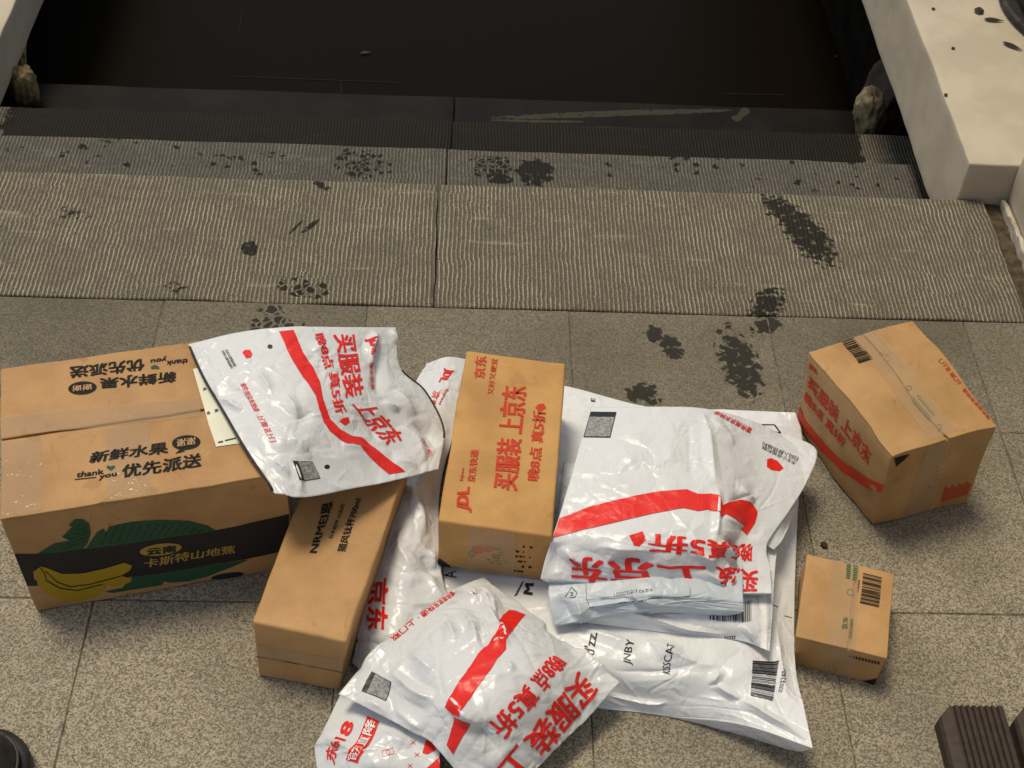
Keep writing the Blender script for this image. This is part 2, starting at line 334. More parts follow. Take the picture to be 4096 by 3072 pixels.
class Hexa:
    """box with eight free corners; top and bottom order: left-front, right-front, right-back, left-back"""
    def __init__(s, bot, top, amp=.0011, freq=14, seed=0):
        s.b = np.array(bot, float); s.t = np.array(top, float); s.amp, s.freq, s.seed = amp, freq, seed
        s.dims = np.array([np.linalg.norm(s.t[1]-s.t[0]), np.linalg.norm(s.t[3]-s.t[0]), np.linalg.norm(s.t[0]-s.b[0])])
    def T(s, a, b, c):
        a, b, c = [np.asarray(q, float)[..., None] for q in (a, b, c)]
        f = lambda k: k[0]*(1-a)*(1-b) + k[1]*a*(1-b) + k[2]*a*b + k[3]*(1-a)*b
        p = f(s.b)*(1-c) + f(s.t)*c
        q = p.reshape(-1, 3); return p + (vecnoise(q, s.freq, s.amp, s.seed) + vecnoise(q, s.freq*3.3, s.amp*.45, s.seed+5)).reshape(p.shape)
    def mesh(s, name, lo=(0,0,0), hi=(1,1,1), r=.003, n=10):
        lo, hi = np.array(lo, float), np.array(hi, float); dm = s.dims*(hi-lo); r = min(r, dm.min()*.45)
        def ticks(k):
            L = dm[k]; m_ = max(2, int(min(n, L/.012)))
            return np.array(sorted(set([0, r*.25, r*.6] + list(np.round(np.linspace(r, L-r, m_), 7)) + [L-r*.6, L-r*.25, L])))
        tk = [ticks(k) for k in range(3)]; V = []; Fc = []
        for ax in range(3):
            o1, o2 = (ax+1) % 3, (ax+2) % 3
            for side in (0, 1):
                A, B = np.meshgrid(tk[o1], tk[o2], indexing='ij'); q = np.zeros((A.size, 3)); q[:, o1] = A.ravel(); q[:, o2] = B.ravel(); q[:, ax] = dm[ax]*side
                inner = np.clip(q, r, dm-r); d = q-inner; q2 = inner + r*d/np.maximum(np.linalg.norm(d, axis=1), 1e-9)[:, None]
                base = len(V); V.extend(q2); n1, n2 = A.shape
                for i in range(n1-1):
                    for j in range(n2-1):
                        f = [base+i*n2+j, base+(i+1)*n2+j, base+(i+1)*n2+j+1, base+i*n2+j+1]; Fc.append(f if side else f[::-1])
        q = lo + np.array(V)/dm*(hi-lo); W_ = s.T(q[:, 0], q[:, 1], q[:, 2])
        me = mesh(name, W_, Fc); bm = bmesh.new(); bm.from_mesh(me); bmesh.ops.remove_doubles(bm, verts=bm.verts, dist=1e-6); bm.to_mesh(me); bm.free(); return me
    def face(s, which):
        f = {'top': lambda u, v: s.T(u, v, np.ones_like(u)), 'front': lambda u, v: s.T(u, np.zeros_like(u), v), 'left': lambda u, v: s.T(np.zeros_like(u), v, 1-u*0-0) if False else s.T(np.zeros_like(u), u, v), 'right': lambda u, v: s.T(np.ones_like(u), u, v)}[which]
        out = {'top': np.array([0,0,1.]), 'front': None, 'left': None, 'right': None}[which]
        c = s.t.mean(0)*.5+s.b.mean(0)*.5
        return Surf(f, c, step=.03)

class Surf:
    """a surface S(u,v) that prints are laid on; step is the spacing (m) at which prints are cut to follow it"""
    def __init__(s, f, centre, step=.005, fi=None):
        s.f = f; s.fi = fi or f; s.c = centre; s.step = step
        g = np.linspace(0, 1, 50); U_, V_ = np.meshgrid(g, g); s.gu, s.gv = U_.ravel(), V_.ravel(); s.gp = s.fi(s.gu, s.gv); s.px = proj(s.gp)
        G = s.gp.reshape(50, 50, 3); s.Lu = np.linalg.norm(np.diff(G[25], axis=0), axis=1).sum(); s.Lv = np.linalg.norm(np.diff(G[:, 25], axis=0), axis=1).sum()
    def inv(s, x, y):
        i = np.argmin(((s.px-np.array([x, y]))**2).sum(1)); uv = np.array([s.gu[i], s.gv[i]]); e = .004
        for _ in range(7):
            u, v = uv; q = proj(s.fi(np.array([u, u+e, u]), np.array([v, v, v+e]))); r = np.array([x, y])-q[0]
            J = np.stack([(q[1]-q[0])/e, (q[2]-q[0])/e], 1)
            try: st = np.linalg.solve(J, r)
            except Exception: break
            uv = np.clip(uv+np.clip(st, -.08, .08), .003, .997)
        return uv
    def normal(s, u, v):
        e = .003; u0, v0 = np.clip(u, 0, 1-e), np.clip(v, 0, 1-e)
        p = s.f(u0, v0); n = np.cross(s.f(u0+e, v0)-p, s.f(u0, v0+e)-p); n /= np.maximum(np.linalg.norm(n, axis=1), 1e-12)[:, None]
        if s.c is not None: n *= np.where(((p-s.c)*n).sum(1) < 0, -1, 1)[:, None]
        return n
    def lay(s, name, uv, faces, mat, parent, off=.0006, cut=True, layer=None):
        bm = bmesh.new(); vs = [bm.verts.new((q_[0]*s.Lu, q_[1]*s.Lv, 0 if layer is None else float(layer[i_]))) for i_, q_ in enumerate(uv)]
        for f in faces:
            try: bm.faces.new([vs[i] for i in f])
            except ValueError: pass
        if cut:
            uv = np.asarray(uv)
            for ax, L in ((0, s.Lu), (1, s.Lv)):
                lo, hi = uv[:, ax].min()*L, uv[:, ax].max()*L; k = math.ceil(lo/s.step)
                while k*s.step < hi:
                    co = [0, 0, 0]; no = [0, 0, 0]; co[ax] = k*s.step; no[ax] = 1
                    bmesh.ops.bisect_plane(bm, geom=bm.verts[:]+bm.edges[:]+bm.faces[:], plane_co=co, plane_no=no, dist=1e-7); k += 1
        bmesh.ops.triangulate(bm, faces=bm.faces[:])
        me = bpy.data.meshes.new(name); bm.to_mesh(me); bm.free(); n = len(me.vertices)
        if n == 0: return None
        c = np.empty(n*3); me.vertices.foreach_get('co', c); c = c.reshape(-1, 3); u, v = np.clip(c[:, 0]/s.Lu, 0, 1), np.clip(c[:, 1]/s.Lv, 0, 1)
        p = s.f(u, v) + s.normal(u, v)*(off + c[:, 2]*6e-5)[:, None]
        me.vertices.foreach_set('co', p.ravel()); me.update()
        return link(name, me, mat, parent, True)
    # ---- prints given by their place in the photograph
    def poly(s, name, pts, mat, parent, tf, off=.0006):
        uv = [s.inv(*tf(*p)) for p in pts]; return s.lay(name, uv, [list(range(len(uv)))], mat, parent, off)
    def quaduv(s, quad, tf): return [s.inv(*tf(*p)) for p in quad]           # BL BR TR TL
    def text(s, txt, quad, mat, parent, tf, name='lettering', bold=.02, off=.0007):
        pts, faces, ly = glyphs(txt, bold); q = s.quaduv(quad, tf)
        st = [((1-a)*(1-b))*q[0] + (a*(1-b))*q[1] + (a*b)*q[2] + ((1-a)*b)*q[3] for a, b in pts]
        return s.lay(name, st, faces, mat, parent, off, layer=ly)
    def rects(s, name, quad, rl, mat, parent, tf, off=.0006):
        q = s.quaduv(quad, tf); uv = []; fc = []
        for (a0, b0, a1, b1) in rl:
            k = len(uv)
            for a, b in ((a0, b0), (a1, b0), (a1, b1), (a0, b1)): uv.append(((1-a)*(1-b))*q[0] + (a*(1-b))*q[1] + (a*b)*q[2] + ((1-a)*b)*q[3])
            fc.append([k, k+1, k+2, k+3])
        return s.lay(name, uv, fc, mat, parent, off)
    def barcode(s, quad, mat, parent, tf, n=34, seed=1):
        r = random.Random(seed); ws = [r.choice((1, 1, 2, 3)) for _ in range(n*2)]; tot = sum(ws); x = 0; rl = []
        for i, w_ in enumerate(ws):
            if i % 2 == 0: rl.append((x/tot, 0, (x+w_)/tot, 1))
            x += w_
        return s.rects('barcode', quad, rl, mat, parent, tf)
    def stroke(s, name, pts, wid, mat, parent, tf, off=.0006):
        pts = [np.array(p, float) for p in pts]; poly_uv = []; fc = []
        for a, b in zip(pts[:-1], pts[1:]):
            d = (b-a)/max(np.linalg.norm(b-a), 1e-6); nn = np.array([-d[1], d[0]])*wid/2; k = len(poly_uv)
            for p in (a-nn, b-nn, b+nn, a+nn): poly_uv.append(s.inv(*tf(*p)))
            fc.append([k, k+1, k+2, k+3])
        return s.lay(name, poly_uv, fc, mat, parent, off)
    def ellipse(s, name, c, rx, ry, mat, parent, tf, rot=0, off=.0006, n=28):
        cs, sn = math.cos(rot), math.sin(rot)
        return s.poly(name, [(c[0]+rx*math.cos(t)*cs-ry*math.sin(t)*sn, c[1]+rx*math.cos(t)*sn+ry*math.sin(t)*cs) for t in np.linspace(0, 2*math.pi, n, endpoint=False)], mat, parent, tf, off)
    def ring(s, name, c, r, wid, mat, parent, tf):
        return s.stroke(name, [(c[0]+r*math.cos(t), c[1]+r*math.sin(t)) for t in np.linspace(0, 2*math.pi, 16)], wid, mat, parent, tf)

_gl = {}
TEXTS = """新鲜水果|优先派送|thank|you|谢谢|多|合|云南|卡斯特山地蕉|NRMEI恩|与水相伴 以品而|猎风钛杯700ml|买服装 上京东|晚8点 真5折|JDL|京东快递|Express|京东|又好又便宜
寄件用京东快递 · 上门取 送上门|d'zz|JNBY|KISSCAT|A|M|E|02032401|LQ20251217 C4 Z14|2|寄件用京东快递|扫码入群领福利|京东小哥福利群|买服装|上京东|晚8点|真5折|东618|官方直降|上京|寄件用京东快递 · 上门取""".replace("\n", "|").split("|")
def _make_glyphs():
    obs = []
    for t in TEXTS:
        cu = bpy.data.curves.new('txt', 'FONT'); cu.body = t; cu.resolution_u = 2; cu.dimensions = '2D'; cu.fill_mode = 'BOTH'
        o = bpy.data.objects.new('txt', cu); col.objects.link(o); obs.append((t, o, cu))
    dg = bpy.context.evaluated_depsgraph_get(); dg.update()
    for t, o, cu in obs:
        me = bpy.data.meshes.new_from_object(o.evaluated_get(dg)); v = np.array([tuple(x.co)[:2] for x in me.vertices]); f = [list(p.vertices) for p in me.polygons]
        bpy.data.meshes.remove(me); _gl[t] = (v, f)
    for t, o, cu in obs: bpy.data.objects.remove(o); bpy.data.curves.remove(cu)
_make_glyphs()
def glyphs(txt, bold=.02):
    """outline of a line of text in the unit square; heavier strokes are overprinted copies, each a hair higher"""
    v, f = _gl[txt]; n = len(v); sh = [(0, 0)] if bold <= .004 else [(0, 0), (bold, bold*.6), (-bold, bold*.6), (bold, -bold*.6), (-bold, -bold*.6)]
    V = np.vstack([v+np.array(d) for d in sh]); Fc = [[i+k*n for i in p] for k in range(len(sh)) for p in f]; lay_ = np.repeat(np.arange(len(sh)), n)
    lo, hi = V.min(0), V.max(0); return (V-lo)/np.maximum(hi-lo, 1e-6), Fc, lay_

# ------------------------------------------------------------------ bags
def crw(t, n):
    """Catmull-Rom weights for n uniform knots"""
    t = np.clip(np.asarray(t, float), 0, 1)*(n-1); i = np.minimum(t.astype(int), n-2); f = t-i
    w4 = np.stack([-.5*f+f*f-.5*f**3, 1-2.5*f*f+1.5*f**3, .5*f+2*f*f-1.5*f**3, -.5*f*f+.5*f**3], 1); Wm = np.zeros((len(t), n)); r = np.arange(len(t))
    for k in range(4):
        j = i+k-1; a = w4[:, k]
        ok = (j >= 0) & (j < n); np.add.at(Wm, (r[ok], j[ok]), a[ok])
        lo = j < 0; np.add.at(Wm, (r[lo], 0*j[lo]), 2*a[lo]); np.add.at(Wm, (r[lo], 0*j[lo]+1), -a[lo])
        hi_ = j >= n; np.add.at(Wm, (r[hi_], 0*j[hi_]+n-1), 2*a[hi_]); np.add.at(Wm, (r[hi_], 0*j[hi_]+n-2), -a[hi_])
    return Wm

class Bag:
    def __init__(s, net, tf, wr, creases=(), seed=0, thick=.03, floor=0.0, step=.0018, zadd=0.0):
        s.net = np.array([[P(*tf(x, y), z+zadd) for x, y, z in row] for row in net]); s.nv, s.nu = s.net.shape[:2]
        s.wr, s.seed, s.thick, s.floor = wr, seed, thick, floor
        g = np.linspace(0, 1, 40); mid = s.base(g, g*0+.5); s.Lu = np.linalg.norm(np.diff(mid, axis=0), axis=1).sum()
        mid = s.base(g*0+.5, g); s.Lv = np.linalg.norm(np.diff(mid, axis=0), axis=1).sum()
        s.cr = []
        if creases:
            tmp = Surf(s.base, None)
            for (x0, y0, x1, y1, a, wd) in creases: s.cr.append((tmp.inv(*tf(x0, y0)), tmp.inv(*tf(x1, y1)), a, wd))
        r = random.Random(s.seed*13+5); n_, amp_, len_, ang_ = s.wr[1]
        for _ in range(n_):                                          # random creases, denser towards the rim
            u0, v0 = r.random(), r.random()
            if r.random() < .55:
                if r.random() < .5: u0 = r.choice((r.random()**2*.3, 1-r.random()**2*.3))
                else: v0 = r.choice((r.random()**2*.3, 1-r.random()**2*.3))
            t = math.radians(ang_+r.gauss(0, 38)+(90 if r.random() < .3 else 0)); L2 = len_*r.uniform(.4, 2.2)
            s.cr.append((np.array([u0, v0]), np.array([u0+math.cos(t)*L2/s.Lu, v0+math.sin(t)*L2/s.Lv]), amp_*.42*r.uniform(.25, 1.3)*r.choice((1, 1, -1)), r.choice((.0016, .0025, .004, .008))))
        s.step = step
        s.surf = Surf(s.pt, s.net.reshape(-1, 3).mean(0)-np.array([0, 0, .6]), step=.004, fi=s.base)
    def base(s, u, v):
        return np.einsum('nu,nv,vuk->nk', crw(u, s.nu), crw(v, s.nv), s.net)
    def disp(s, u, v):
        x, y = u*s.Lu, v*s.Lv; h = np.zeros_like(x)
        wx_, wy_ = .004*noise3(x*28, y*28, x*0+s.seed, 8), .004*noise3(x*28, y*28, x*0+s.seed, 9)
        for i, (f, a, ang, an) in enumerate(s.wr[0]):
            c, sn = math.cos(math.radians(ang)), math.sin(math.radians(ang)); X, Y = (x*c+y*sn)*f, (-x*sn+y*c)*f*an
            h += a*noise3(X, Y, X*0+s.seed+i*3.7, 1)
        for p0, p1, a, wd in s.cr:
            A, B = np.array([p0[0]*s.Lu, p0[1]*s.Lv]), np.array([p1[0]*s.Lu, p1[1]*s.Lv]); d = B-A; L = np.linalg.norm(d)+1e-9; d /= L
            X, Y = x-A[0]+wx_, y-A[1]+wy_; t = (X*d[0]+Y*d[1])/L; k = np.abs(-X*d[1]+Y*d[0]) 
            tap = np.clip(t*(1-t)*4, 0, 1)*((t > 0) & (t < 1)); h += a*tap*(.4*np.exp(-np.abs(k)/(wd*.55))+.6*np.clip(1-np.abs(k)/(wd*2.4), 0, 1))
        return h
    def pt(s, u, v):
        u, v = np.asarray(u, float), np.asarray(v, float); e = .004; p = s.base(u, v)
        uu, vv = np.where(u > .5, u-e, u+e), np.where(v > .5, v-e, v+e)
        du = (s.base(uu, v)-p)*np.sign(uu-u)[:, None]; dv = (s.base(u, vv)-p)*np.sign(vv-v)[:, None]
        n = np.cross(du, dv); n /= np.maximum(np.linalg.norm(n, axis=1), 1e-12)[:, None]; n *= np.where(n[:, 2] < 0, -1, 1)[:, None]
        q = p + n*s.disp(u, v)[:, None]
        q[:, 2] = np.maximum(q[:, 2], s.floor+.0012)
        return q
    def build(s, name, mat, parent):
        nu, nv = int(s.Lu/s.step)+2, int(s.Lv/s.step)+2; U_, V_ = np.meshgrid(np.linspace(0, 1, nu), np.linspace(0, 1, nv)); u, v = U_.ravel(), V_.ravel()
        top = s.pt(u, v); e = np.minimum(np.minimum(u, 1-u)*s.Lu, np.minimum(v, 1-v)*s.Lv); fall = 1-np.exp(-(e/.022))
        bot = top.copy(); bot[:, 2] = np.maximum(s.floor, top[:, 2]-.0004-s.thick*fall); bot[:, 2] = np.minimum(bot[:, 2], top[:, 2]-.0003)
        N = nu*nv; idx = np.arange(N).reshape(nv, nu); F_ = []
        a, b, c, d = idx[:-1, :-1].ravel(), idx[:-1, 1:].ravel(), idx[1:, 1:].ravel(), idx[1:, :-1].ravel()
        # orient the top upward
        q = np.cross(top[b[0]]-top[a[0]], top[d[0]]-top[a[0]])[2] > 0
        tp = np.stack([a, b, c, d] if q else [d, c, b, a], 1); bt = np.stack([d, c, b, a] if q else [a, b, c, d], 1)+N
        ring = list(idx[0, :]) + list(idx[1:, -1]) + list(idx[-1, :-1][::-1]) + list(idx[1:-1, 0][::-1]); sd = [[ring[i], ring[(i+1) % len(ring)]] for i in range(len(ring))]
        sd = [[y_, x_, x_+N, y_+N] if q else [x_, y_, y_+N, x_+N] for x_, y_ in sd]
        me = mesh(name, np.vstack([top, bot]), np.vstack([tp, bt]).tolist() + sd)
        return link(name, me, mat, parent)
    def edge(s, name, uv, r, mat, parent):
        """welded rim of the bag along a line of (u,v)"""
        uv = np.array(uv, float); t = np.linspace(0, len(uv)-1, 70); i = np.minimum(t.astype(int), len(uv)-2); f = (t-i)[:, None]; q = uv[i]*(1-f)+uv[i+1]*f
        return tube(name, s.pt(q[:, 0], q[:, 1]), r, mat, parent)

def tube(name, pts, r, mat, parent=None, n=6):
    pts = np.asarray(pts, float); V = []; Fc = []
    for i, p in enumerate(pts):
        d = pts[min(i+1, len(pts)-1)]-pts[max(i-1, 0)]; d /= max(np.linalg.norm(d), 1e-9); a = np.cross(d, [0, 0, 1.0]); a /= max(np.linalg.norm(a), 1e-9); b = np.cross(a, d)
        for k in range(n): t = 2*math.pi*k/n; V.append(p + r*(a*math.cos(t)+b*math.sin(t)))
    for i in range(len(pts)-1):
        for k in range(n): Fc.append([i*n+k, i*n+(k+1) % n, (i+1)*n+(k+1) % n, (i+1)*n+k])
    Fc += [list(range(n))[::-1], [(len(pts)-1)*n+k for k in range(n)]]
    return link(name, mesh(name, V, Fc), mat, parent)

def box_mesh(name, x0, x1, y0, y1, z0, z1, r=.002, amp=.0006, freq=20, n=8, seed=0):
    b = [(x0,y0,z0),(x1,y0,z0),(x1,y1,z0),(x0,y1,z0)]; t = [(x,y,z1) for x, y, _ in b]
    return Hexa(b, t, amp, freq, seed).mesh(name, r=r, n=n)

# ================================================================== SETTING
land = empty('landing', (0, -.8, 0), kind='structure')
base = link('bedding', box_mesh('bedding', -4, 4, -5, -.0005, -.16, -.0016, r=.001, amp=0), M['grout'], land)
xs = [-.9, -.6, -.3, 0, .3, .6]; rows = [(-.2205, -.001), (-.52, -.2215), (-.82, -.5215), (-1.12, -.8215), (-1.42, -1.1215)]
cols = [(-2.1+.3*i, -1.8+.3*i) for i in range(11)]
tile_me = {}
rt = random.Random(5)
for (y0, y1) in rows:
    for (x0, x1) in cols:
        key = (round(y1-y0, 4),)
        if key not in tile_me:
            tile_me[key] = box_mesh('tile', -.1491, .1491, -(y1-y0)/2+.0004, (y1-y0)/2-.0004, -.03, 0, r=.0011, amp=.0005, freq=18, n=8); tile_me[key].materials.append(M['granite'])
        o = bpy.data.objects.new('tile', tile_me[key]); col.objects.link(o); o.parent = land; o.matrix_parent_inverse = land.matrix_world.inverted()
        o.location = ((x0+x1)/2, (y0+y1)/2, rt.uniform(-.0008, .0003)); o.rotation_euler = (rt.uniform(-.002, .002), rt.uniform(-.002, .002), rt.uniform(-.002, .002))
for k in tile_me: tile_me[k].polygons.foreach_set('use_smooth', [True]*len(tile_me[k].polygons))

steps = empty('stone_steps', (-.2, .5, -.3), kind='structure')
def treads(y0, y1, z, xl, xr, joint, mat, h=.149):
    for a, b in ((xl, joint-.0007), (joint+.0007, xr)):
        link('tread_slab', box_mesh('tread_slab', a, b, y0, y1, z-h, z, r=.004, amp=.0014, freq=9, n=60, seed=int(abs(z)*100)), mat, steps)
treads(.0015, .288, 0.0, -2.2, .704, -.202, M['slab'])
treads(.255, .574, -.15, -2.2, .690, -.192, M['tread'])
treads(.54, .862, -.30, -2.2, .83, -.188, M['wet'])
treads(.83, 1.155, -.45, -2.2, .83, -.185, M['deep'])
soil = tag(link('soil_strip', box_mesh('soil_strip', .7055, .76, -.02, .292, -.1, -.012, r=.003, amp=.004, freq=40, n=20), M['soil']), kind='structure')
sheet_obj = tag(link('sheet', mesh('sheet', [(-6,1.1,-.60),(6,1.1,-.60),(6,12,-.60),(-6,12,-.60)], [(0,1,2,3)]), M['sheet']), kind='structure')  # near-black sheet laid beyond the lowest step
pf = tag(link('lower_floor', mesh('lower_floor', [(-30,-30,-1.2),(30,-30,-1.2),(30,30,-1.2),(-30,30,-1.2)], [(0,1,2,3)]), M['deep']), kind='structure')

for ln in ([(930,305),(1600,330)], [(1362,322),(1366,372)], [(970,45),(950,140)], [(2900,374),(3140,380)]):
    a, b = [P(x, y, -.598) for x, y in ln]; d = (b-a)/np.linalg.norm(b-a); nn = np.array([-d[1], d[0], 0])*.0009
    link('silt_line', mesh('silt_line', [a-nn, b-nn, b+nn, a+nn], [(0,1,2,3)]), M['siltm'], sheet_obj)
# parapets, side walls
def rough_box(name, x0, x1, y0, y1, z0, z1, mat, amp, freq, r, n, parent=None, seed=0):
    return link(name, box_mesh(name, x0, x1, y0, y1, z0, z1, r=r, amp=amp, freq=freq, n=n, seed=seed), mat, parent)
o = rough_box('parapet', .661, 1.7, .292, 3.2, -.088, .072, M['plaster'], .0014, 14, .004, 130, seed=2)
tag(o, 'low cream plastered parapet with dry leaves and a grey planter on its top', 'parapet')
o = rough_box('ledge', -2.2, float(P(30, 75, -.25)[0]), .60, 3.2, -.36, -.25, M['plaster'], .0014, 14, .004, 90, seed=5)  # left parapet set low as a ledge so sun reaches the rocks
tag(o, 'low pale ledge, the left parapet lowered to let sun onto the ochre rocks', 'ledge')
o = empty('side_wall', (.9, -.2, 0), 'white plastered wall rising beside the soil strip at the end of the ribbed slab', 'wall')
rough_box('wall_body', .742, 1.25, -2.2, .290, -.05, 2.1, M['plaster'], .004, 14, .008, 60, o, 3)
rough_box('plaster_foot',   .734, .7415, -.4, .286, -.03, .006, M['plaster2'], .003, 60, .002, 60, o, 4)
tag(rough_box('lower_side_wall', .835, .9, .30, 6, -1.2, -.09, M['darkwall'], .004, 15, .004, 30), 'side wall of the sunken steps, its colour holding the dark of the void under the leaf strewn parapet', 'wall')
tag(rough_box('lower_side_wall', -2.3, -2.21, .30, 6, -1.2, -.37, M['darkwall'], .004, 15, .004, 30), 'side wall coloured near black as the void beneath the low pale ledge', 'wall')

def rock(name, c, ax, rot, mat, label, seed):
    bm = bmesh.new(); bmesh.ops.create_icosphere(bm, subdivisions=4, radius=1.0); me = bpy.data.meshes.new(name); bm.to_mesh(me); bm.free()
    v = np.array([tuple(x.co) for x in me.vertices]); n = v.copy()
    d = .26*noise3(v[:,0]*1.1+seed, v[:,1]*1.1, v[:,2]*1.1, seed) - .28*np.abs(noise3(v[:,0]*2.3, v[:,1]*2.3+seed, v[:,2]*2.3, seed+1)) + .05*noise3(v[:,0]*8, v[:,1]*8, v[:,2]*8, seed)
    v = v*(1+d)[:, None]*np.array(ax); R_ = np.array(Matrix.Rotation(math.radians(rot[2]), 3, 'Z') @ Matrix.Rotation(math.radians(rot[0]), 3, 'X') @ Matrix.Rotation(math.radians(rot[1]), 3, 'Y')); v = v@R_.T + np.array(c)
    me.vertices.foreach_set('co', v.ravel()); me.update(); return tag(link(name, me, mat), label, 'rock', 'rocks at the ends of the sunken steps')
rock('rock', P(95, 345, -.40), (.030, .042, .075), (15, 5, 20), M['rocky'], 'ochre rock standing on the sunken step below the pale ledge', 3)
rock('rock', P(76, 228, -.40), (.021, .038, .06), (10, 12, 10), M['rocky'], 'slim ochre rock leaning behind another rock below the pale ledge', 8)
rock('rock', P(3478, 455, -.34), (.030, .042, .075), (10, -8, 15), M['rock'], 'pale cracked rock at the dry end of the wet step', 5)
rock('rock', P(3555, 400, -.38), (.045, .09, .13), (15, 8, 0), M['rockb'], 'dark brown rock between pale rock and leaf strewn parapet', 12)

# ================================================================== CARTONS
def carton(name, bot, top, mat, label, seed, split=None, amp=.0013, r=.0035):
    """split = (axis, position): two top flaps meeting along a line"""
    c = np.mean(bot, 0); root = empty(name, tuple(c), label, 'box'); hx = Hexa(bot, top, amp, 13, seed); t = .0035/hx.dims[2]
    if split is None:
        link('body', hx.mesh('body', r=r, n=24), mat, root)
    else:
        link('body', hx.mesh('body', hi=(1, 1, 1-t), r=.002, n=24), mat, root); ax, p = split; g = .0018/hx.dims[ax]
        for lo_, hi_ in ((0.0, p-g), (p+g, 1.0)):
            lo = [-.001, -.001, 1-t*.97]; hi = [1.001, 1.001, 1]; lo[ax] = lo_ - (.001 if lo_ == 0 else 0); hi[ax] = hi_ + (.001 if hi_ == 1 else 0)
            link('flap', hx.mesh('flap', tuple(lo), tuple(hi), r=.0016, n=24), mat, root)
    return root, hx
def up(pts, h): return [(x, y, h) for x, y in pts], 
def perp_rect(c00, c10, depth):
    a, b = np.array(c00), np.array(c10); d = (b-a)/np.linalg.norm(b-a); n = np.array([-d[1], d[0]])*depth; return [a, b, b+n, a+n]
def rect3(pts, z): return [(float(p[0]), float(p[1]), z) for p in pts]

# --- fruit carton
rp = perp_rect((-.664, -.5405), (-.360, -.468), .230)
H = .187
ban, hb = carton('fruit_carton', rect3(rp, .001), rect3(rp, H), M['card_ban'], 'large brown fruit carton printed with bananas and green leaves, soiled top', 1, split=(1, .50))
bt, bf = hb.face('top'), hb.face('front')
bt.text('新鲜水果', [(468,805),(895,750),(890,685),(490,742)], M['blackk'], ban, Z3, bold=.03)
bt.text('优先派送', [(648,882),(1070,820),(1072,745),(650,812)], M['blackk'], ban, Z3, bold=.03)
bt.text('thank', [(403,878),(552,858),(552,830),(412,848)], M['blackk'], ban, Z3, bold=.03)
bt.text('you', [(522,895),(622,876),(620,850),(530,868)], M['blackk'], ban, Z3, bold=.03)
bt.stroke('underline', [(398,888),(512,876)], 5, M['blackk'], ban, Z3)
bt.poly('heart', [(592,842),(568,828),(566,818),(576,814),(588,820),(598,814),(610,814),(612,822)], M['leafk'], ban, Z3)
e = bt.ellipse('badge', (989,692), 76, 39, M['blackk'], ban, Z3, -.08); bt.text('谢谢', [(938,718),(1040,702),(1040,664),(940,676)], M['kraftk'], e, Z3, off=.0012)
bt.poly('badge_tail', [(930,752),(955,728),(985,738)], M['blackk'], ban, Z3)
bt.text('新鲜水果', [(937,314),(530,348),(528,410),(935,372)], M['blackk'], ban, Z3, bold=.03)
bt.text('优先派送', [(766,245),(370,290),(368,352),(770,308)], M['blackk'], ban, Z3, bold=.03)
bt.text('thank', [(1000,246),(885,260),(884,286),(996,272)], M['blackk'], ban, Z3, bold=.03)
bt.text('you', [(886,232),(800,246),(800,268),(884,256)], M['blackk'], ban, Z3, bold=.03)
bt.poly('heart', [(822,278),(845,290),(846,298),(838,302),(826,298),(812,302),(802,298),(800,290)], M['leafk'], ban, Z3)
e = bt.ellipse('badge', (438,402), 76, 35, M['blackk'], ban, Z3, -.08); bt.text('谢谢', [(492,382),(385,394),(386,424),(492,412)], M['kraftk'], e, Z3, off=.0012)
lb = bt.poly('shipping_label', [(1025,302),(1148,715),(1360,680),(1230,270)], M['label'], ban, Z3, off=.0009)
for tx, q in (('多', [(1078,420),(1100,416),(1098,400),(1076,404)]), ('合', [(1098,548),(1120,544),(1117,526),(1096,530)]), ('多', [(1140,536),(1165,530),(1161,512),(1137,518)])):
    bt.text(tx, q, M['black'], lb, Z3, off=.0014)
bt.stroke('mark', [(1158,694),(1185,688)], 8, M['black'], lb, Z3, .0014); bt.stroke('mark', [(1195,684),(1255,670)], 7, M['black'], lb, Z3, .0014); bt.ring('mark', (1093,452), 9, 4, M['black'], lb, Z3)
bt.poly('tape', [(560,610),(790,585),(800,965),(572,995)], M['tape'], ban, Z3, off=.0004)
bt.poly('tape', [(0,690),(220,665),(225,1050),(0,1080)], M['tape'], ban, Z3, off=.0004)
bt.poly('tape', [(0,560),(1060,448),(1065,552),(0,662)], M['tape'], ban, Z3, off=.0005)
bf.poly('dark_band', [(46,1285),(200,1280),(480,1250),(800,1205),(1145,1155),(1545,1066),(1520,1262),(1300,1310),(1000,1360),(700,1400),(400,1440),(100,1458)], M['darkk'], ban, Z3, off=.0005)
lf1 = bf.poly('printed_leaf', [(200,1278),(290,1225),(370,1210),(330,1190),(385,1135),(365,1130),(395,1097),(440,1095),(475,1120),(482,1170),(465,1225),(440,1254),(300,1272)], M['leafk'], ban, Z3, off=.0008)
lf2 = bf.poly('printed_leaf', [(455,1254),(515,1165),(550,1145),(565,1170),(585,1135),(700,1110),(860,1100),(1000,1105),(1100,1130),(1145,1155),(800,1207)], M['leafk'], ban, Z3, off=.0008)
bf.poly('printed_leaf', [(555,1480),(650,1460),(700,1400),(1000,1362),(1320,1310),(1230,1350),(1100,1400),(1000,1425),(900,1433),(870,1425),(860,1445),(700,1470),(600,1487)], M['leafk'], ban, Z3, off=.0008)
for k in range(13): x = 540+k*42; bf.stroke('leaf_vein', [(x, 1232-k*6), (x+46, 1118+max(0, k-9)*10)], 2.6, M['darkk'], lf2, Z3, .0011)
for k in range(6): bf.stroke('leaf_vein', [(330+k*20, 1255-k*26), (470-k*2, 1205-k*17)], 2.4, M['darkk'], lf1, Z3, .0011)
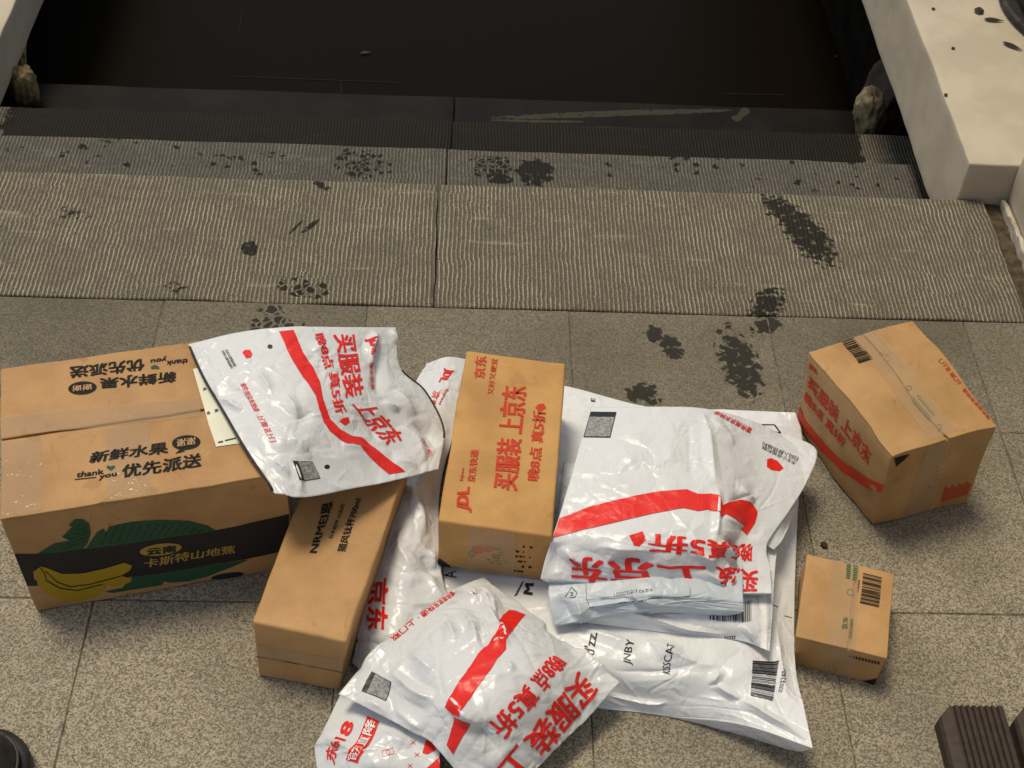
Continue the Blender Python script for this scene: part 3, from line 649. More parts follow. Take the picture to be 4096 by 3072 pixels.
bn = bf.poly('printed_bananas', [(182,1370),(215,1345),(240,1350),(330,1385),(450,1380),(560,1355),(660,1325),(700,1340),(690,1365),(640,1395),(700,1408),(690,1430),(600,1455),(555,1440),(550,1475),(500,1510),(420,1528),(330,1525),(250,1490),(200,1440)], M['yellk'], ban, Z3, off=.0011)
for ln in ([(215,1350),(240,1390),(245,1415)], [(240,1368),(300,1425),(370,1452),(470,1440),(640,1395)], [(240,1415),(320,1460),(410,1472),(545,1438)]): bf.stroke('outline', ln, 5, M['darkk'], bn, Z3, .0015)
e = bf.ellipse('badge', (853,1256), 112, 31, M['goldk'], ban, Z3, -.12, off=.0009); bf.text('云南', [(778,1286),(938,1266),(934,1230),(778,1250)], M['darkk'], e, Z3, off=.0014, bold=.03)
bf.text('卡斯特山地蕉', [(762,1354),(1250,1276),(1250,1232),(765,1308)], M['goldk'], ban, Z3, off=.0009)
bf.ellipse('badge', (1207,1397), 88, 15, M['darkk'], ban, Z3, -.14)

# --- long bottle carton
c0, c1 = np.array([-.388, -.617]), np.array([-.2805, -.642]); L_ = .272
lp = [c0, c1, c1+L_*np.array([.2176, .976]), c0+L_*np.array([.2015, .9795])]
lg, hl = carton('bottle_carton', rect3([lp[0]+[-.003,-.006], lp[1]+[-.0125,.001], lp[2]+[-.011,0], lp[3]], .001), rect3(lp, .108), M['card_long'], 'long plain brown carton with black lettering leaning end beside the fruit carton', 2, amp=.0016, r=.004)
lt, lfr = hl.face('top'), hl.face('front')
lt.text('NRMEI恩', [(612,604),(722,258),(646,272),(553,600)], M['blackk'], lg, Z5, bold=.03)
lt.text('与水相伴 以品而', [(712,512),(796,282),(772,278),(686,506)], M['blackk'], lg, Z5, bold=.012)
lt.text('猎风钛杯700ml', [(797,598),(908,240),(856,244),(742,590)], M['blackk'], lg, Z5, bold=.025)
lfr.stroke('lid_seam', [(178,1282),(430,1325),(805,1400)], 7, M['slit'], lg, Z5, .0004)
lfr.poly('tape', [(178,1200),(806,1318),(806,1398),(178,1282)], M['tape'], lg, Z5, .0006)

# --- courier carton lying on the bags
cp = [(-.1835,-.489), (-.050,-.509), (-.0235,-.231), (-.1545,-.210)]
cen, hc = carton('courier_carton', rect3(cp, .038), rect3(cp, .130), M['card_mid'], 'tall orange brown courier carton with red lettering on top of the white bags', 3, amp=.0012)
ct, cf = hc.face('top'), hc.face('front')
ct.text('买服装 上京东', [(662,974),(728,312),(568,305),(500,955)], M['redk'], cen, R1, bold=.03)
ct.text('晚8点 真5折', [(797,912),(846,462),(762,458),(722,902)], M['redk'], cen, R1, bold=.03)
ct.poly('price_tag', [(775,445),(795,422),(828,418),(846,446),(812,468)], M['redk'], cen, R1)
ct.text('JDL', [(375,1112),(388,940),(282,955),(278,1080)], M['redk'], cen, R1, bold=.05)
ct.text('京东快递', [(395,918),(422,710),(368,710),(343,912)], M['redk'], cen, R1, bold=.02)
ct.text('Express', [(324,908),(332,825),(310,825),(298,906)], M['redk'], cen, R1, bold=.01)
ct.text('京东', [(455,262),(472,120),(395,118),(385,256)], M['redk'], cen, R1, bold=.02)
ct.text('又好又便宜', [(507,365),(540,135),(500,133),(470,360)], M['redk'], cen, R1, bold=.01)
cf.poly('corner_mark', [(128,1400),(170,1395),(252,1452),(150,1462)], M['blackk'], cen, R1)
rl = lambda seed, n, hh: [(a, b, a+random.Random(seed+i).uniform(.05, .16), b+hh) for i, (a, b) in enumerate([(random.Random(seed*9+i).uniform(0, .86), (i % 6)/6) for i in range(n)])]
cf.rects('green_print', [(460,1420),(612,1440),(615,1330),(468,1318)], rl(3, 26, .09), M['greenk'], cen, R1)
cf.rects('black_print', [(635,1478),(755,1490),(765,1300),(645,1290)], rl(5, 22, .06), M['blackk'], cen, R1)
cf.ring('recycle_mark', (375,1365), 17, 8, M['greenk'], cen, R1)
cf.ellipse('red_print', (415,1340), 40, 26, M['redk'], cen, R1)
cf.ellipse('red_print', (480,1335), 34, 18, M['redk'], cen, R1)
cf.poly('tape', [(350,1190),(650,1230),(640,1500),(345,1470)], M['tape'], cen, R1, .0009)

# --- cube carton on the tiles
tp = [(.373,-.397), (.515,-.340), (.445,-.157), (.297,-.221)]; bp = [(.383,-.391), (.520,-.345), (.450,-.158), (.309,-.217)]
cub, hq = carton('cube_carton', rect3(bp, .001), rect3(tp, .155), M['card_cube'], 'dented cube shaped brown carton with red stripe standing alone on the tiles', 4, split=(0, .49), amp=.003, r=.004)
qt, ql, qf = hq.face('top'), hq.face('left'), hq.face('front')
ql.text('买服装 上京东', [(300,572),(700,1102),(732,1012),(312,492)], M['redk'], cub, R3, bold=.03)
ql.text('晚8点 真5折', [(276,660),(535,985),(560,935),(290,602)], M['redk'], cub, R3, bold=.03)
ql.text('JDL', [(308,452),(366,502),(372,470),(312,416)], M['redk'], cub, R3, bold=.04)
ql.poly('stripe', [(190,690),(232,686),(280,790),(420,960),(560,1090),(700,1185),(820,1242),(806,1300),(680,1240),(530,1140),(400,1010),(270,850),(196,715)], M['redk'], cub, R3)
qt.barcode([(520,270),(640,425),(735,395),(605,245)], M['blackk'], cub, R3, 24, 3)
qt.text('寄件用京东快递 · 上门取 送上门', [(1525,778),(1188,388),(1164,408),(1498,798)], M['redk'], cub, R3, bold=.01)
qt.rects('green_print', [(985,655),(1105,792),(1122,780),(1002,645)], [(0, 0, 1, 1)], M['greenk'], cub, R3)
qt.rects('green_print', [(1020,640),(1135,775),(1148,766),(1036,630)], [(i/9, 0, i/9+.08, 1) for i in range(9)], M['greenk'], cub, R3)
qt.rects('green_print', [(770,345),(840,425),(878,412),(800,325)], rl(8, 12, .12), M['greenk'], cub, R3)
for c in ((680,202), (972,585), (1172,842)): qt.ring('recycle_mark', c, 15, 6, M['greenk'], cub, R3)
qf.poly('corner_mark', [(872,1048),(978,1020),(940,1060),(884,1104)], M['blackk'], cub, R3)
qf.poly('tape', [(1110,950),(1252,905),(1130,1385),(935,1455)], M['tape'], cub, R3, .0009)
qt.poly('tape', [(590,245),(730,190),(1300,860),(1120,930)], M['tape'], cub, R3, .0008)
qf.rects('red_print', [(1180,1345),(1360,1290),(1400,1190),(1215,1225)], [(i/12, 0, i/12+.05, .95-.1*(i % 3)) for i in range(12)], M['redk'], cub, R3)
qf.rects('green_print', [(1095,1245),(1150,1225),(1225,1020),(1185,1030)], rl(13, 12, .05), M['greenk'], cub, R3)

# --- small carton
sp_ = [(.238,-.596), (.340,-.623), (.374,-.505), (.270,-.479)]; sb = [(.249,-.597), (.341,-.623), (.375,-.505), (.272,-.481)]
sm, hs = carton('small_carton', rect3(sb, .001), rect3(sp_, .062), M['card_small'], 'small brown carton with barcode and green marks next to the big white bag', 5, amp=.0012, split=(0, .58))
st_, sf = hs.face('top'), hs.face('front')
st_.text('京东', [(612,662),(616,575),(578,573),(567,660)], M['greenk'], sm, R4, bold=.02)
st_.text('又好又便宜', [(641,732),(652,585),(632,583),(618,730)], M['greenk'], sm, R4, bold=.005)
st_.barcode([(725,256),(700,475),(838,508),(858,290)], M['blackk'], sm, R4, 26, 5)
st_.rects('green_print', [(605,190),(600,300),(630,304),(637,195)], [(i/7, 0, i/7+.1, 1) for i in range(7)], M['greenk'], sm, R4)
st_.rects('green_print', [(652,200),(645,312),(675,318),(688,208)], [(i/7, .1*(i % 2), i/7+.09, 1) for i in range(7)], M['greenk'], sm, R4)
st_.ring('recycle_mark', (632,396), 22, 8, M['greenk'], sm, R4)
st_.rects('digits', [(702,310),(690,400),(678,398),(690,308)], [(i/9, 0, i/9+.06, 1) for i in range(9)], M['blackk'], sm, R4)
st_.poly('tape', [(500,160),(700,205),(665,810),(455,765)], M['tape'], sm, R4, .0005)
sf.poly('corner_mark', [(722,1032),(832,1014),(805,1072)], M['blackk'], sm, R4)
sf.rects('green_print', [(465,985),(545,1000),(560,890),(485,875)], rl(21, 14, .1), M['greenk'], sm, R4)
sf.rects('brown_print', [(625,862),(850,915),(852,895),(626,845)], [(i/10, 0, i/10+.06, 1) for i in range(10)], M['blackk'], sm, R4)
sf.poly('tape', [(455,768),(665,815),(640,1020),(440,975)], M['tape'], sm, R4, .0009)

# ================================================================== BAGS
FULL = lambda x, y: (x, y)
def bag(name, label, net, tf, mat, wr, creases=(), **kw):
    b = Bag(net, tf, wr, creases, **kw); c = b.net.reshape(-1, 3).mean(0); root = empty(name, (c[0], c[1], b.floor), label, 'bag'); b.root = root; b.build('sleeve', mat, root); return b, b.surf, root
SOFT = [(11, .008, 30, .6), (30, .0035, -35, .7)]
# --- big white bag with brand lettering
B_net = [[(1960,1500,.012),(2260,1541,.014),(2604,1626,.016),(2900,1640,.02),(3182,1650,.02)],
 [(1900,1720,.02),(2250,1750,.03),(2600,1800,.04),(2900,1800,.04),(3211,1758,.015)],
 [(1830,2020,.022),(2230,2050,.036),(2600,2080,.045),(2900,2080,.045),(3193,2030,.02)],
 [(1770,2270,.022),(2180,2360,.036),(2600,2400,.045),(2950,2400,.045),(3180,2380,.02)],
 [(1850,2560,.02),(2200,2600,.042),(2560,2650,.052),(2950,2650,.052),(3183,2660,.03)],
 [(1980,2740,.016),(2400,2780,.015),(2640,2812,.017),(2943,2788,.045),(3222,2850,.055)],
 [(1990,2790,.002),(2395,2832,.002),(2690,2870,.003),(2970,2900,.035),(3251,2990,.062)]]
bb, bs, br_ = bag('brand_mailer', 'big white mailer bag with fashion brand lettering and barcode under the stack', B_net, FULL, M['bagw'],
    ([(6, .0016, 20, .5)], (130, .0026, .09, 10)), [(2560,2560,2850,2665,.010,.006),(2858,2680,2870,2740,.008,.004),(2870,2740,2960,2800,.010,.005),(2450,2690,2850,2640,-.006,.008),(2420,2780,2680,2812,.006,.005),(2960,2800,3230,2960,.010,.008),(2300,2500,2550,2590,.007,.005),(3100,2450,3150,2800,.006,.006)], seed=2, thick=.06)
bs.text("d'zz", [(582,662),(602,515),(530,508),(505,640)], M['black'], br_, R5, bold=.012)
bs.text('JNBY', [(854,724),(880,562),(808,555),(785,705)], M['black'], br_, R5, bold=.005)
bs.text('KISSCAT', [(1120,794),(1152,585),(1095,586),(1065,782)], M['black'], br_, R5, bold=0)
bs.text('A', [(1020,112),(1018,60),(932,70),(935,118)], M['black'], br_, R6, bold=.0)
bs.text('M', [(140,236),(152,152),(92,148),(76,226)], M['black'], br_, R5, bold=.04)
for k in range(7): bs.stroke('laurel', [(14+k*8, 240-k*14), (36+k*7, 226-k*15)], 8, M['black'], br_, R5)
bs.text('E', [(490,186),(492,160),(462,155),(460,180)], M['black'], br_, R2)
bs.barcode([(1685,940),(1700,690),(1880,698),(1842,978)], M['black'], br_, R5, 30, 9)
bs.text('02032401', [(1907,924),(1932,770),(1902,764),(1880,915)], M['black'], br_, R5, bold=0)
bs.stroke('recycle_mark', [(1650,352),(1740,352),(1785,405),(1710,395),(1650,352)], 9, M['black'], br_, R2)
bs.stroke('fold_mark', [(1838,300),(1885,312)], 4, M['black'], br_, R5); bs.stroke('fold_mark', [(1925,376),(1978,390)], 4, M['black'], br_, R5)
# --- tall bag between long carton and courier carton
A_net = [[(1705,1455,.03),(1790,1425,.045),(1900,1440,.03)],
 [(1650,1570,.03),(1745,1600,.05),(1860,1600,.036)],
 [(1600,1940,.045),(1675,1940,.062),(1760,1940,.038)],
 [(1500,2242,.035),(1625,2242,.060),(1760,2262,.036)],
 [(1442,2501,.025),(1575,2513,.052),(1790,2470,.036)],
 [(1410,2652,.006),(1500,2700,.02),(1690,2680,.02)]]
ab, as_, ar = bag('slim_mailer', 'slim crumpled white mailer tucked between the long carton and the courier carton', A_net, FULL, M['bag'],
    ([(8, .003, 10, .4)], (130, .0034, .06, 80)), [(1720,2200,1740,2290,.010,.005),(1690,2230,1750,2320,-.008,.005),(1600,2120,1640,2300,.008,.006),(1500,2620,1700,2500,.010,.006),(1480,2560,1640,2600,-.008,.006),(1660,1920,1700,2150,.008,.006),(1700,2300,1800,2420,.010,.006)], seed=6, thick=.05)
as_.text('京东', [(965,775),(945,1112),(1086,1112),(1098,770)], M['red'], ar, Z5, bold=.03)
as_.text('京东', [(136,334),(96,436),(134,450),(180,344)], M['red'], ar, R1, bold=.02)
as_.text('Express', [(206,322),(160,420),(182,428),(232,330)], M['red'], ar, R1, bold=.01)
as_.text('JDL', [(200,192),(150,276),(212,286),(268,204)], M['red'], ar, R1, bold=.05)
# --- white bag with tear strip
T_net = [[(2300,2050,.055),(2700,2040,.065),(3000,2040,.066),(3120,2060,.06)],
 [(2290,2280,.055),(2650,2300,.07),(2950,2300,.072),(3098,2290,.064)],
 [(2290,2430,.062),(2640,2450,.068),(2940,2480,.068),(3090,2450,.066)],
 [(2293,2484,.050),(2650,2528,.052),(2950,2560,.052),(3078,2606,.058)]]
tb, ts, tr_ = bag('tear_strip_mailer', 'thin white mailer with ribbed tear strip and barcode beneath the pale blue bag', T_net, FULL, M['bagw'],
    ([(10, .0015, 15, .5)], (50, .0022, .07, 10)), [(2450,2440,2900,2540,.008,.006),(2960,2500,3030,2590,.010,.005)], seed=9, thick=.014, floor=.03)
ts.barcode([(1395,405),(1692,418),(1690,270),(1398,318)], M['black'], tr_, R5, 34, 11)
ts.rects('tear_strip', [(1742,628),(1738,60),(1842,60),(1830,628)], [(0, 0, 1, 1)], M['white'], tr_, R5, off=.0016)
ts.rects('strip_ridge', [(1790,628),(1786,60),(1838,60),(1828,628)], [(i/60, .15, i/60+.006, .95) for i in range(60)], M['bagg'], tr_, R5, off=.0022)
ts.rects('small_print', [(1502,548),(1582,540),(1580,512),(1506,520)], [(i/5, (k % 2)*.5, i/5+.14, (k % 2)*.5+.34) for k, i in enumerate([0,1,2,3,4,0,1,2,3,4])], M['black'], tr_, R5)
Fn = [[(1630,1080,.085),(1780,985,.08),(1915,905,.06)], [(1650,1120,.082),(1790,1050,.078),(1885,960,.06)], [(1690,1190,.078),(1780,1120,.076),(1862,1018,.062)], [(1738,1222,.074),(1800,1150,.074),(1858,1024,.062)]]
fb = Bag(Fn, R2, ([(20, .001, 0, 1)], (4, .001, .03, 0)), seed=3, thick=.002, floor=.03); fl = fb.build('torn_flap', M['bagw'], tr_)
fb.surf.rects('perforation', [(1740,1214),(1852,1030),(1800,1035),(1705,1170)], [(i/14, k/4, i/14+.02, k/4+.1) for i in range(14) for k in range(4)], M['bagg'], fl, R2, off=.001)
# --- pale blue-grey parcel
G_net = [[(2252,1850,.07),(2600,1850,.09),(2950,1870,.09)], [(2225,2100,.07),(2600,2100,.10),(2970,2110,.095)], [(2195,2340,.075),(2600,2345,.10),(2972,2360,.095)],
 [(2200,2430,.070),(2580,2395,.094),(2976,2420,.090)], [(2222,2502,.058),(2600,2437,.084),(2978,2444,.084)]]
gb, gs, gr_ = bag('pale_blue_mailer', 'pale blue grey mailer with printed code, pressed under the red striped bag', G_net, FULL, M['bagg'],
    ([(10, .0015, 25, .5)], (80, .0028, .06, 20)), [(2300,2400,2330,2480,.010,.005),(2250,2370,2290,2490,-.008,.005),(2520,2350,2640,2430,.009,.006),(2330,2430,2560,2400,.006,.005)], seed=12, thick=.026, floor=.05)
gs.text('LQ20251217 C4 Z14', [(718,240),(990,206),(988,182),(718,214)], M['black'], gr_, R5, bold=0)
gs.stroke('printed_frame', [(520,150),(548,315),(900,272),(1255,236),(1255,180)], 3, M['black'], gr_, R5)
gs.stroke('recycle_mark', [(372,238),(420,172),(458,215),(440,245),(400,248)], 4, M['black'], gr_, R5); gs.text('2', [(408,236),(434,232),(432,208),(406,212)], M['black'], gr_, R5, bold=0)
# --- red striped bag on top of the stack
J1 = [[(465,228,.125),(850,226,.135),(1220,228,.135),(1560,310,.10),(1840,440,.07)],
 [(400,440,.13),(830,440,.14),(1270,450,.137),(1640,520,.095),(2028,555,.068)],
 [(320,720,.13),(790,720,.14),(1335,760,.137),(1640,780,.098),(1960,760,.074)],
 [(240,985,.127),(760,960,.14),(1340,960,.137),(1580,960,.10),(1840,955,.082)],
 [(188,1135,.122),(720,1150,.138),(1325,1190,.132),(1500,1180,.10),(1690,1180,.086)],
 [(140,1290,.103),(640,1320,.112),(1300,1340,.112),(1470,1340,.096),(1710,1350,.088)],
 [(108,1425,.086),(650,1468,.088),(1330,1520,.086),(1450,1530,.086),(1725,1525,.086)]]
jb, js, jr = bag('red_stripe_mailer', 'bulky white mailer with red stripe and upside down lettering on top of the stack', J1, R2, M['bag'],
    ([(6, .002, 40, .5)], (60, .0017, .06, 40)), [(1245,260,1335,760,.008,.004),(1335,760,1320,1180,.008,.004),(1150,300,1180,760,-.005,.010),(1290,300,1460,480,.008,.006),(1500,780,1600,880,.010,.005),(1420,870,1620,820,-.006,.006),(1350,960,1520,1080,.006,.005),(1400,1000,1640,1130,-.006,.006),(1330,1180,1480,1330,.009,.005),(1180,1240,1330,1300,.010,.005),(1350,1150,1560,1200,-.010,.006),(1400,1330,1440,1520,.010,.006),(1250,1370,1400,1500,.008,.006),(250,1200,420,1330,.007,.006),(500,1180,900,1230,.007,.006),(650,1280,860,1330,-.006,.006),(180,1160,240,1380,-.008,.006),(700,1170,560,1430,.005,.008),(950,1200,1060,1440,.006,.008)], seed=15, thick=.045, floor=.075)
js.poly('stripe', [(230,1000),(450,920),(700,860),(950,810),(1130,797),(1210,830),(1300,828),(1345,850),(1375,912),(1430,885),(1520,868),(1585,900),(1620,965),(1602,1040),(1560,1118),(1530,1075),(1545,1050),(1480,1020),(1400,975),(1356,1005),(1338,965),(1280,940),(1210,950),(1110,928),(900,965),(600,1035),(400,1080),(192,1136)], M['red'], jr, R2, off=.0008)
js.text('晚8点 真5折', [(1590,1185),(862,1102),(850,1228),(1580,1315)], M['red'], jr, R2, bold=.03)
js.poly('price_tag', [(728,1120),(822,1090),(846,1150),(800,1195),(760,1190)], M['red'], jr, R2)
js.text('买服装 上京东', [(1625,1370),(315,1258),(330,1455),(1640,1520)], M['red'], jr, R2, bold=.03)
e = js.rects('code_patch', [(407,440),(596,442),(640,264),(455,262)], [(0,0,1,1)], M['black'], jr, R2); js.rects('patch_field', [(407,440),(596,442),(640,264),(455,262)], [(.03,.03,.97,.78)], M['grey'], e, R2, off=.0009)
js.text('寄件用京东快递', [(1590,372),(1335,236),(1312,266),(1570,410)], M['red'], jr, R2, bold=.015)
js.text('扫码入群领福利', [(1915,578),(1665,465),(1655,490),(1900,608)], M['black'], jr, R2, bold=0)
js.text('京东小哥福利群', [(1895,610),(1660,492),(1650,514),(1880,632)], M['black'], jr, R2, bold=0)
js.poly('red_badge', [(1690,590),(1722,580),(1760,600),(1806,652),(1780,672),(1720,664),(1688,640)], M['red'], jr, R2)
# --- flat bag on the fruit carton
J3 = [[(105,245,.196),(500,150,.205),(900,110,.205),(1350,112,.178),(1728,115,.138)],
 [(220,500,.197),(600,440,.207),(1000,400,.202),(1420,380,.168),(1760,430,.120)],
 [(360,740,.197),(720,720,.208),(1110,680,.198),(1500,680,.158),(1950,620,.098)],
 [(560,1080,.199),(850,1000,.205),(1230,950,.180),(1650,960,.132),(2092,920,.082)],
 [(785,1410,.190),(1000,1442,.178),(1400,1372,.150),(1750,1305,.122),(2050,1230,.090)]]
fbag, fs, fr = bag('flat_mailer', 'flat empty white mailer with curved red stripe draped from fruit carton to long carton', J3, Z4, M['bag'],
    ([(5, .0028, 35, .45)], (110, .0024, .07, 50)), [(640,450,760,620,.007,.005),(860,620,960,820,.008,.006),(940,830,1080,760,-.006,.006),(880,960,1060,1120,.008,.006),(400,700,520,760,.005,.005),(1570,130,1520,420,.012,.005),(1600,260,1590,640,-.008,.006),(1680,120,1750,240,.008,.004),(1620,680,1740,760,.008,.004),(1700,600,1880,800,.010,.006),(1760,900,1960,1150,.008,.006),(1850,870,2040,1050,-.010,.006),(1480,780,1560,1000,-.006,.008),(780,1160,900,1300,.006,.005),(930,1180,985,1430,.006,.004),(1300,1020,1500,1060,.006,.008),(1150,240,1060,300,.006,.006),(340,680,460,700,.006,.004),(1700,1150,1900,1200,.006,.006)], seed=21, thick=.004, floor=.02)
fs.poly('stripe', [(812,148),(925,138),(960,210),(1000,310),(1080,430),(1135,540),(1160,680),(1215,830),(1290,910),(1380,965),(1460,975),(1540,1040),(1690,1170),(1790,1248),(1670,1267),(1550,1160),(1430,1050),(1340,1030),(1210,925),(1160,850),(1130,760),(1100,650),(1045,560),(950,430),(900,340),(850,230)], M['red'], fr, Z4)
fs.text('买服装', [(1232,172),(1330,668),(1482,640),(1412,160)], M['red'], fr, Z4, bold=.03)
fs.text('上京东', [(1372,715),(1640,1040),(1792,1000),(1545,700)], M['red'], fr, Z4, bold=.03)
fs.text('晚8点', [(1085,170),(1170,445),(1252,430),(1160,158)], M['red'], fr, Z4, bold=.03)
fs.text('真5折', [(1198,470),(1255,800),(1345,780),(1280,455)], M['red'], fr, Z4, bold=.03)
fs.poly('price_tag', [(1285,850),(1310,825),(1355,815),(1365,855),(1330,882)], M['red'], fr, Z4)
fs.text('JDL', [(1480,210),(1498,348),(1568,340),(1560,190)], M['red'], fr, Z4, bold=.05)
fs.text('京东快递', [(1512,395),(1535,598),(1572,590),(1550,388)], M['red'], fr, Z4, bold=.01)
fs.text('寄件用京东快递 · 上门取 送上门', [(506,562),(742,1012),(795,1006),(548,546)], M['red'], fr, Z4, bold=.012)
fs.text('京东小哥福利群', [(388,292),(460,425),(482,415),(408,284)], M['black'], fr, Z4, bold=.005)
fs.text('扫码入群领福利', [(360,300),(436,438),(456,430),(380,292)], M['black'], fr, Z4, bold=.005)
fs.poly('red_badge', [(525,310),(545,290),(585,290),(604,320),(592,348),(555,355)], M['red'], fr, Z4)
e = fs.rects('code_patch', [(918,1160),(962,1322),(1136,1295),(1075,1164)], [(0,0,1,1)], M['black'], fr, Z4); fs.rects('patch_field', [(918,1160),(962,1322),(1136,1295),(1075,1164)], [(.03,.25,.97,.97)], M['grey'], e, Z4, off=.0009)
fs.text('京东', [(1890,1000),(1965,1140),(2010,1125),(1935,985)], M['red'], fr, Z4, bold=.0)
fbag.edge('welded_rim', [(0, .02), (0, .98)], .0016, M['liner'], fr)
fbag.edge('welded_rim', [(1, .27), (1, .8)], .0016, M['liner'], fr)
for c in ((742,264), (1188,1204)): fs.ellipse('hole', c, 20, 16, M['liner'], fr, Z4)
# --- bag printed with the sale numbers
S6 = [[(215,930,.02),(520,960,.04),(900,1000,.04)], [(60,1240,.022),(450,1260,.048),(900,1280,.048)], [(20,1320,.016),(400,1420,.046),(900,1500,.045)], [(60,1620,.004),(400,1680,.02),(900,1720,.02)]]
sb_, ss, sr = bag('sale_mailer', 'glossy white mailer with 618 lettering poking out beneath the crumpled bag', S6, R6, M['bagc'], ([(10, .004, 40, .5)], (40, .0026, .06, 30)), [(60,1240,300,1350,.006,.006),(500,1180,700,1300,.006,.006)], seed=25, thick=.06)
ss.text('东618', [(165,1440),(315,1150),(225,1118),(98,1385)], M['red'], sr, R6, bold=.03)
blk = ss.rects('red_block', [(322,1422),(475,1128),(392,1094),(242,1396)], [(0,0,1,1)], M['red'], sr, R6)
ss.text('官方直降', [(310,1408),(458,1138),(396,1108),(252,1392)], M['white'], blk, R6, bold=.02, off=.0016)
ss.poly('red_print', [(800,1265),(885,1240),(872,1330),(812,1360),(776,1350)], M['red'], sr, R6); ss.poly('red_print', [(800,1462),(895,1380),(925,1462)], M['red'], sr, R6)
ss.stroke('red_print', [(492,1335),(500,1375),(575,1355),(570,1315),(492,1335)], 3, M['red'], sr, R6); ss.ring('red_print', (536,1345), 14, 3, M['red'], sr, R6)
for c in ((712,1278), (740,1362), (690,1440)):
    ss.stroke('red_print', [(c[0]-16, c[1]-14), (c[0]+16, c[1]+14)], 4, M['red'], sr, R6); ss.stroke('red_print', [(c[0]-16, c[1]+14), (c[0]+16, c[1]-14)], 4, M['red'], sr, R6)
# --- crumpled bag lying across
J2 = [[(185,935,.056),(480,600,.062),(820,320,.062),(1010,190,.056),(1210,110,.05)],
 [(700,1190,.06),(850,850,.094),(1130,580,.098),(1330,450,.086),(1530,350,.056)],
 [(900,1330,.064),(1180,1150,.098),(1480,890,.104),(1680,720,.092),(1850,590,.056)],
 [(1250,1800,.030),(1500,1560,.036),(1720,1320,.038),(1950,1090,.038),(2175,845,.052)]]
cb, cs_, cr_ = bag('crumpled_mailer', 'crumpled white mailer with diagonal red stripe sprawling across the slim mailer and brand mailer', J2, R6, M['bagc'],
    ([(6, .0025, 20, .5)], (190, .0034, .07, 20)), [(300,700,560,560,.008,.005),(550,790,870,990,.014,.006),(600,760,900,920,-.010,.008),(700,620,860,760,.007,.005),(940,420,1000,560,.010,.005),(1070,340,1180,640,.010,.005),(1160,480,1220,620,-.008,.005),(1000,200,1180,300,.014,.006),(1060,230,1240,210,-.014,.006),(1120,170,1250,330,.014,.006),(1180,300,1320,440,.010,.005),(1300,420,1350,560,.010,.006),(1240,590,1380,570,.008,.005),(1380,700,1420,780,.008,.004),(980,960,1120,1120,.012,.006),(1100,1130,1330,1370,-.014,.008),(1040,1060,1200,1200,.010,.006),(260,1010,560,1080,.008,.006),(560,1000,800,1200,.008,.007),(1850,600,2080,780,.008,.006),(1650,440,1800,560,-.008,.005),(1700,900,1900,1100,.006,.006),(950,520,1150,440,-.008,.006),(1250,230,1300,400,.010,.006)], seed=31, thick=.05, floor=.036)
cs_.poly('stripe', [(1392,338),(1440,345),(1502,382),(1430,470),(1365,570),(1370,620),(1310,690),(1240,800),(1160,900),(1100,1000),(1062,1095),(1010,1080),(945,1025),(1010,900),(1090,790),(1170,660),(1260,570),(1322,480),(1312,430),(1345,380)], M['red'], cr_, R6)
cs_.poly('stripe', [(1014,1092),(1125,1138),(1060,1240),(1000,1356),(952,1290),(985,1180)], M['red'], cr_, R6)
cs_.text('晚8点 真5折', [(1690,650),(1228,1150),(1362,1262),(1806,722)], M['red'], cr_, R6, bold=.03)
cs_.text('买服装', [(1876,767),(1472,1254),(1634,1388),(2038,901)], M['red'], cr_, R6, bold=.03)
cs_.text('上京', [(1430,1275),(1110,1640),(1240,1750),(1580,1400)], M['red'], cr_, R6, bold=.03)
cs_.text('寄件用京东快递 · 上门取', [(985,208),(552,545),(586,572),(1018,238)], M['red'], cr_, R6, bold=.01)
e = cs_.rects('code_patch', [(426,780),(350,915),(525,985),(566,850)], [(0,0,1,1)], M['black'], cr_, R6); cs_.rects('patch_field', [(426,780),(350,915),(525,985),(566,850)], [(.03,.2,.97,.97)], M['grey'], e, R6, off=.0009)
cs_.poly('red_badge', [(1120,245),(1150,240),(1165,262),(1135,275)], M['red'], cr_, R6)

# ================================================================== SMALL THINGS
# grey planter on the parapet
def lathe(name, prof, c, mat, parent, n=72):
    V = []; Fc = []
    for r, z in prof:
        for k in range(n): t = 2*math.pi*k/n; V.append((c[0]+r*math.cos(t), c[1]+r*math.sin(t), c[2]+z))
    for i in range(len(prof)-1):
        for k in range(n): Fc.append([i*n+k, i*n+(k+1) % n, (i+1)*n+(k+1) % n, (i+1)*n+k])
    Fc += [list(range(n))[::-1], [(len(prof)-1)*n+k for k in range(n)]]
    return link(name, mesh(name, V, Fc), mat, parent)
pc = (1.052, .757, .0725); pot = empty('planter', pc, 'round grey planter with dark saucer on the leaf strewn parapet', 'planter')
lathe('saucer', [(.19,.002),(.214,.002),(.219,.006),(.219,.016),(.214,.018),(.205,.012),(.15,.010)], pc, M['potin'], pot)
lathe('pot', [(.178,.013),(.188,.014),(.196,.05),(.199,.055),(.199,.06),(.196,.062),(.205,.16),(.215,.165),(.215,.19),(.205,.19),(.195,.17),(.02,.17)], pc, M['pot'], pot)
lathe('groove', [(.1975,.052),(.2005,.052),(.2005,.057),(.1975,.057)], pc, M['potin'], pot)
